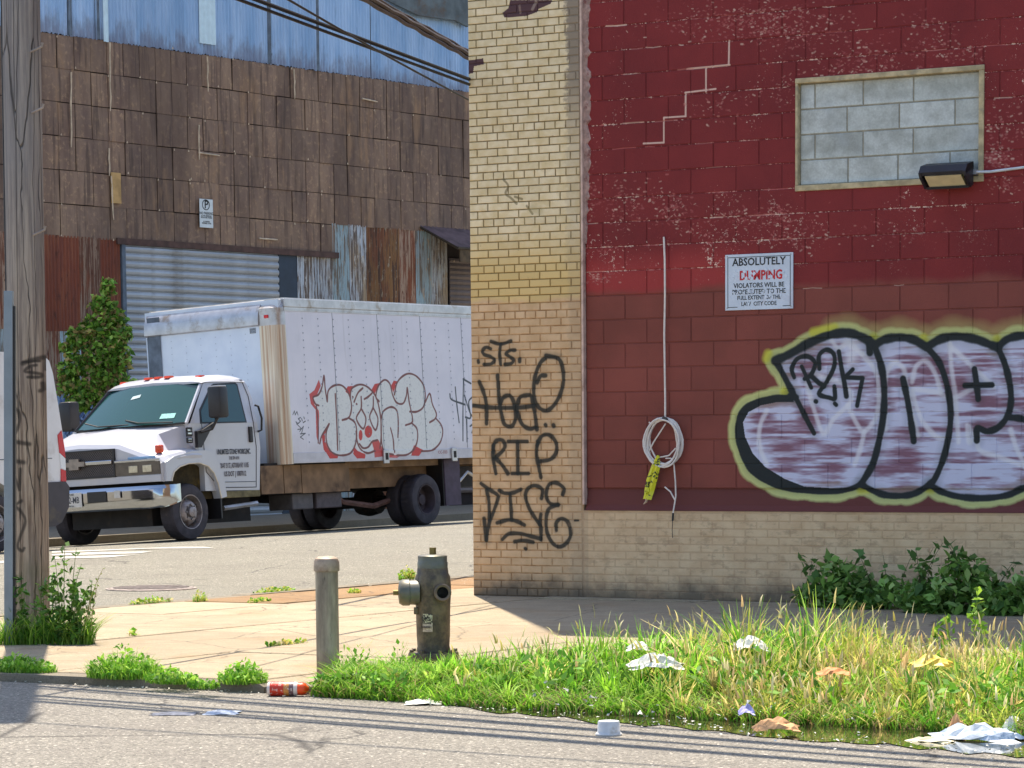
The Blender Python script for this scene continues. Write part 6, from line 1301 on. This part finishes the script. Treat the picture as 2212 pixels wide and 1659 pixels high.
# =====================================================================================================
#  LITTER AND GUTTER
# =====================================================================================================
t = NT("gutter_wet"); p = t.coord(); c_ = t.mix(t.ramp(t.noise(p, 8, 4), .4, .6), (.016, .018, .008), (.05, .05, .02)); M_WET = t.out(c_, .06); M_WET.node_tree.nodes['Principled BSDF'].inputs['Specular IOR Level'].default_value = .8
far_ = [(900, 1508), (980, 1506), (1100, 1520), (1300, 1538), (1500, 1556), (1700, 1566), (1900, 1580), (2100, 1592), (2300, 1600)]; nearp = [(905, 1518), (985, 1524), (1080, 1540), (1190, 1546), (1290, 1560), (1420, 1566), (1560, 1580), (1650, 1592), (1780, 1602), (1900, 1606), (2050, 1622), (2300, 1640)]
def strip(name, fa, ne, z, mat):
    n_ = 40; v = []
    fx = [p[0] for p in fa]; nx = [p[0] for p in ne]
    for i in range(n_+1):
        x = max(fx[0], nx[0])+(min(fx[-1], nx[-1])-max(fx[0], nx[0]))*i/n_; a = hitz(x, np.interp(x, fx, [p[1] for p in fa])-4, z); b = hitz(x, np.interp(x, nx, [p[1] for p in ne])+2.5*math.sin(i*1.9)+1.5*math.sin(i*4.1), z); v += [tuple(a), tuple(b)]
    return MB().add(v, [(2*i, 2*i+1, 2*i+3, 2*i+2) for i in range(n_)]).build(name, mat)
tag(strip("gutter_water", [(x, y-6) for x, y in far_], nearp, ROADZ+.005, M_WET), kind='structure')
def crumple(name, c, rx, ry, h, mat, label, cat, seed, n_=12, ang=0., grp=None):
    rr = np.random.default_rng(seed); g = rr.normal(size=(n_+3, n_+3)); g = (g[1:-1, 1:-1]+.5*g[:-2, 1:-1]+.5*g[2:, 1:-1]+.5*g[1:-1, :-2]+.5*g[1:-1, 2:])*.8; v = []
    for i in range(n_+1):
        for j in range(n_+1):
            u_, w_ = i/n_*2-1, j/n_*2-1; e = max(0, 1-(u_*u_+w_*w_)*.55); k = 1-.25*rr.random()
            x, y = u_*rx*k, w_*ry*k; v.append((x*math.cos(ang)-y*math.sin(ang), x*math.sin(ang)+y*math.cos(ang), min(abs(g[i, j]), 1.3)*h*.28*e+h*.5*e*e+.002))
    o = MB().add(v, [(i*(n_+1)+j, i*(n_+1)+j+1, (i+1)*(n_+1)+j+1, (i+1)*(n_+1)+j) for i in range(n_) for j in range(n_)]).build(name, mat, None, False, tuple(c)); o.modifiers.new('s', 'SOLIDIFY').thickness = .0015; tag(o, label, cat, grp); return o
M_BAG = simple("white_plastic", (226, 222, 212), .5, var=.1, sc=20, bump=.4, dirt=(176, 164, 140)); M_BAGB = simple("blue_white_print", (206, 214, 222), .5, var=.2, sc=20, dirt=(84, 120, 156), bump=.4); M_PAP = simple("tan_paper", (196, 150, 104), .8, var=.2, sc=20); M_YB = simple("yellow_plastic", (226, 190, 70), .5, var=.15, sc=20); M_OB = simple("orange_mesh_bag", (216, 140, 84), .7, var=.2, sc=40); M_PUR = simple("lilac_paper", (176, 170, 220), .6, var=.2, sc=30); M_GREYP = simple("grey_film", (170, 178, 190), .4, var=.25, sc=30)
q = hitz(2110, 1600, ROADZ); crumple("plastic_bag", q, .24, .09, .11, M_BAGB, "crumpled white and blue printed bag in the gutter at the lower right", "litter", 1, 10, -TH)
q = hitz(2066, 1590, ROADZ); crumple("paper_scrap", q, .05, .05, .13, M_PAP, "tan torn paper standing beside the white and blue bag", "litter", 2, 6)
q = hitz(2180, 1588, ROADZ); crumple("paper_scrap", q, .05, .04, .12, M_BAG, "white pointed paper scrap right of the white and blue bag", "litter", 3, 6)
q = hitz(2010, 1604, ROADZ); crumple("cardboard_scrap", q, .13, .05, .035, M_PAP if False else simple("pale_card", (214, 204, 170), .8, var=.15), "flat pale cardboard piece on the wet gutter left of the bag", "litter", 4, 8, -TH)
q = hitz(1415, 1446, .15); crumple("white_rag", q, .16, .09, .11, M_BAG, "large white rag lying in the grass right of the hydrant", "litter", 5, 12); q = hitz(1378, 1406, .20); crumple("white_rag", q, .07, .05, .07, M_BAG, "small white rag behind the large one in the grass", "litter", 6, 9)
q = hitz(1620, 1405, .24); crumple("foam_scraps", q, .10, .08, .10, M_BAG, "white foam scraps caught in the tall yellow grass", "litter", 7, 9)
q = hitz(1800, 1458, .18); crumple("mesh_bag", q, .09, .06, .05, M_OB, "orange mesh bag lying in the dry grass", "litter", 8, 8); q = hitz(2010, 1440, .2); crumple("yellow_bag", q, .12, .08, .08, M_YB, "yellow plastic bag in the grass near the right edge", "litter", 9, 8)
q = hitz(1612, 1545, .0); crumple("lilac_wrapper", q, .045, .04, .07, M_PUR, "lilac crumpled wrapper at the foot of the grass", "litter", 10, 7)
q = hitz(1675, 1578, ROADZ+.02); crumple("brown_leaves", q, .12, .08, .08, M_PAP, "tan crumpled paper at the water's edge below the lilac wrapper", "litter", 11, 9)
q = hitz(480, 1541, ROADZ); crumple("plastic_film", q, .10, .12, .022, M_GREYP, "flattened grey blue plastic film on the asphalt below the orange bottle", "litter", 12, 9); q = hitz(375, 1543, ROADZ); crumple("plastic_film", q, .13, .10, .012, simple("dark_film", (92, 94, 104), .4, var=.5, sc=25), "flattened dark plastic film on the asphalt, left of the grey blue one", "litter", 13, 9)
q = hitz(915, 1519, ROADZ+.004); crumple("torn_paper", q, .11, .12, .03, M_BAG, "shredded white paper at the gutter below the hydrant", "litter", 14, 9)
rr = random.Random(11); sc_ = MB()
def chip(x, y, s_, z): 
    q = hitz(x, y, z); sc_.add([(q[0]+s_*rr.uniform(-1, 1), q[1]+s_*rr.uniform(-1.5, 1.5), z+rr.uniform(.001, s_*.9)) for _ in range(4)], [(0, 1, 2), (0, 2, 3), (0, 1, 3)])
for _ in range(800):
    x = rr.uniform(-20, 700); chip(x, np.interp(x, [0, 300, 650], [1466, 1480, 1498])+rr.gauss(0, 4.5), rr.uniform(.004, .014), ROADZ+.002)
for _ in range(330):
    x = rr.uniform(900, 2212); chip(x, np.interp(x, far_x := [p[0] for p in nearp], [p[1] for p in nearp])+rr.gauss(-4, 8), rr.uniform(.003, .013), ROADZ+.007)
for _ in range(160): chip(rr.uniform(700, 1020), rr.uniform(1240, 1262), rr.uniform(.004, .008), -.0)
tag(sc_.build("gutter_debris", simple("pale_grit", (214, 212, 200), .7, var=.3, sc=60, dirt=(150, 130, 100))), kind='stuff')
bits = MB()
for _ in range(170):
    x = rr.uniform(1150, 2200); y = rr.uniform(1400, 1560); z = rr.uniform(.04, .22)*max(.15, (1570-y)/170); q = hitz(x, y, z); s_ = rr.uniform(.006, .022)
    bits.add([(q[0]+s_*rr.uniform(-1, 1), q[1]+s_*rr.uniform(-1, 1), z+s_*rr.uniform(-.6, .8)) for _ in range(5)], [(0, 1, 2), (0, 2, 3), (0, 3, 4)])
tag(bits.build("litter_scraps", M_BAG), kind='stuff')
# cup, bottle
q = hitz(1315, 1588, ROADZ); cup = empty("foam_cup", tuple(q)); tag(cup, "white foam bowl lying upside down on the asphalt", "cup"); M_FOAM = simple("white_foam", (206, 206, 206), .6, var=.1, sc=20, dirt=(176, 166, 150))
MB().lathe([(.062, .0), (.064, .008), (.060, .012), (.055, .02), (.053, .064), (.050, .070), (.046, .068), (.01, .067)], 32).build("bowl", M_FOAM, cup, True); MB().lathe([(.0635, .002), (.0655, .006), (.0635, .010)], 32).build("rim", M_FOAM, cup, True)
q = hitz(618, 1504, ROADZ); bt_ = empty("plastic_bottle", tuple(q+np.array([0, 0, .042])), math.radians(-6)); tag(bt_, "white and orange plastic bottle lying on its side in the gutter", "bottle")
R0_ = .040; MB().lathe([(.01, -.105), (R0_-.006, -.103), (R0_, -.095), (R0_, .055), (R0_-.004, .066), (.03, .075)], 28, (0, 0, 0), 'x').build("bottle_body", simple("bottle_white", (222, 206, 196), .4, var=.06), bt_, True)
t = NT("bottle_label"); x_ = t.sep(t.own())[0]; c_ = t.mix(t.ramp(x_, -.01, -.005), lin((200, 52, 24)), lin((196, 130, 60))); c_ = t.mix(t.ramp(x_, .02, .024), c_, lin((112, 84, 86))); c_ = t.mix(t.ramp(t.noise(t.own(), 60, 2), .6, .64, 0, .6), c_, lin((226, 206, 190))); M_LB = t.out(c_, .45)
MB().lathe([(R0_+.0008, -.086), (R0_+.0012, -.084), (R0_+.0012, .046), (R0_+.0008, .048)], 28, (0, 0, 0), 'x').build("label", M_LB, bt_, True)
MB().lathe([(.031, .068), (.036, .07), (.037, .095), (.030, .112), (.022, .118), (.012, .13), (.005, .132)], 20, (0, 0, 0), 'x').build("cap", simple("orange_cap", (236, 78, 20), .4, var=.06, bump=0), bt_, True)
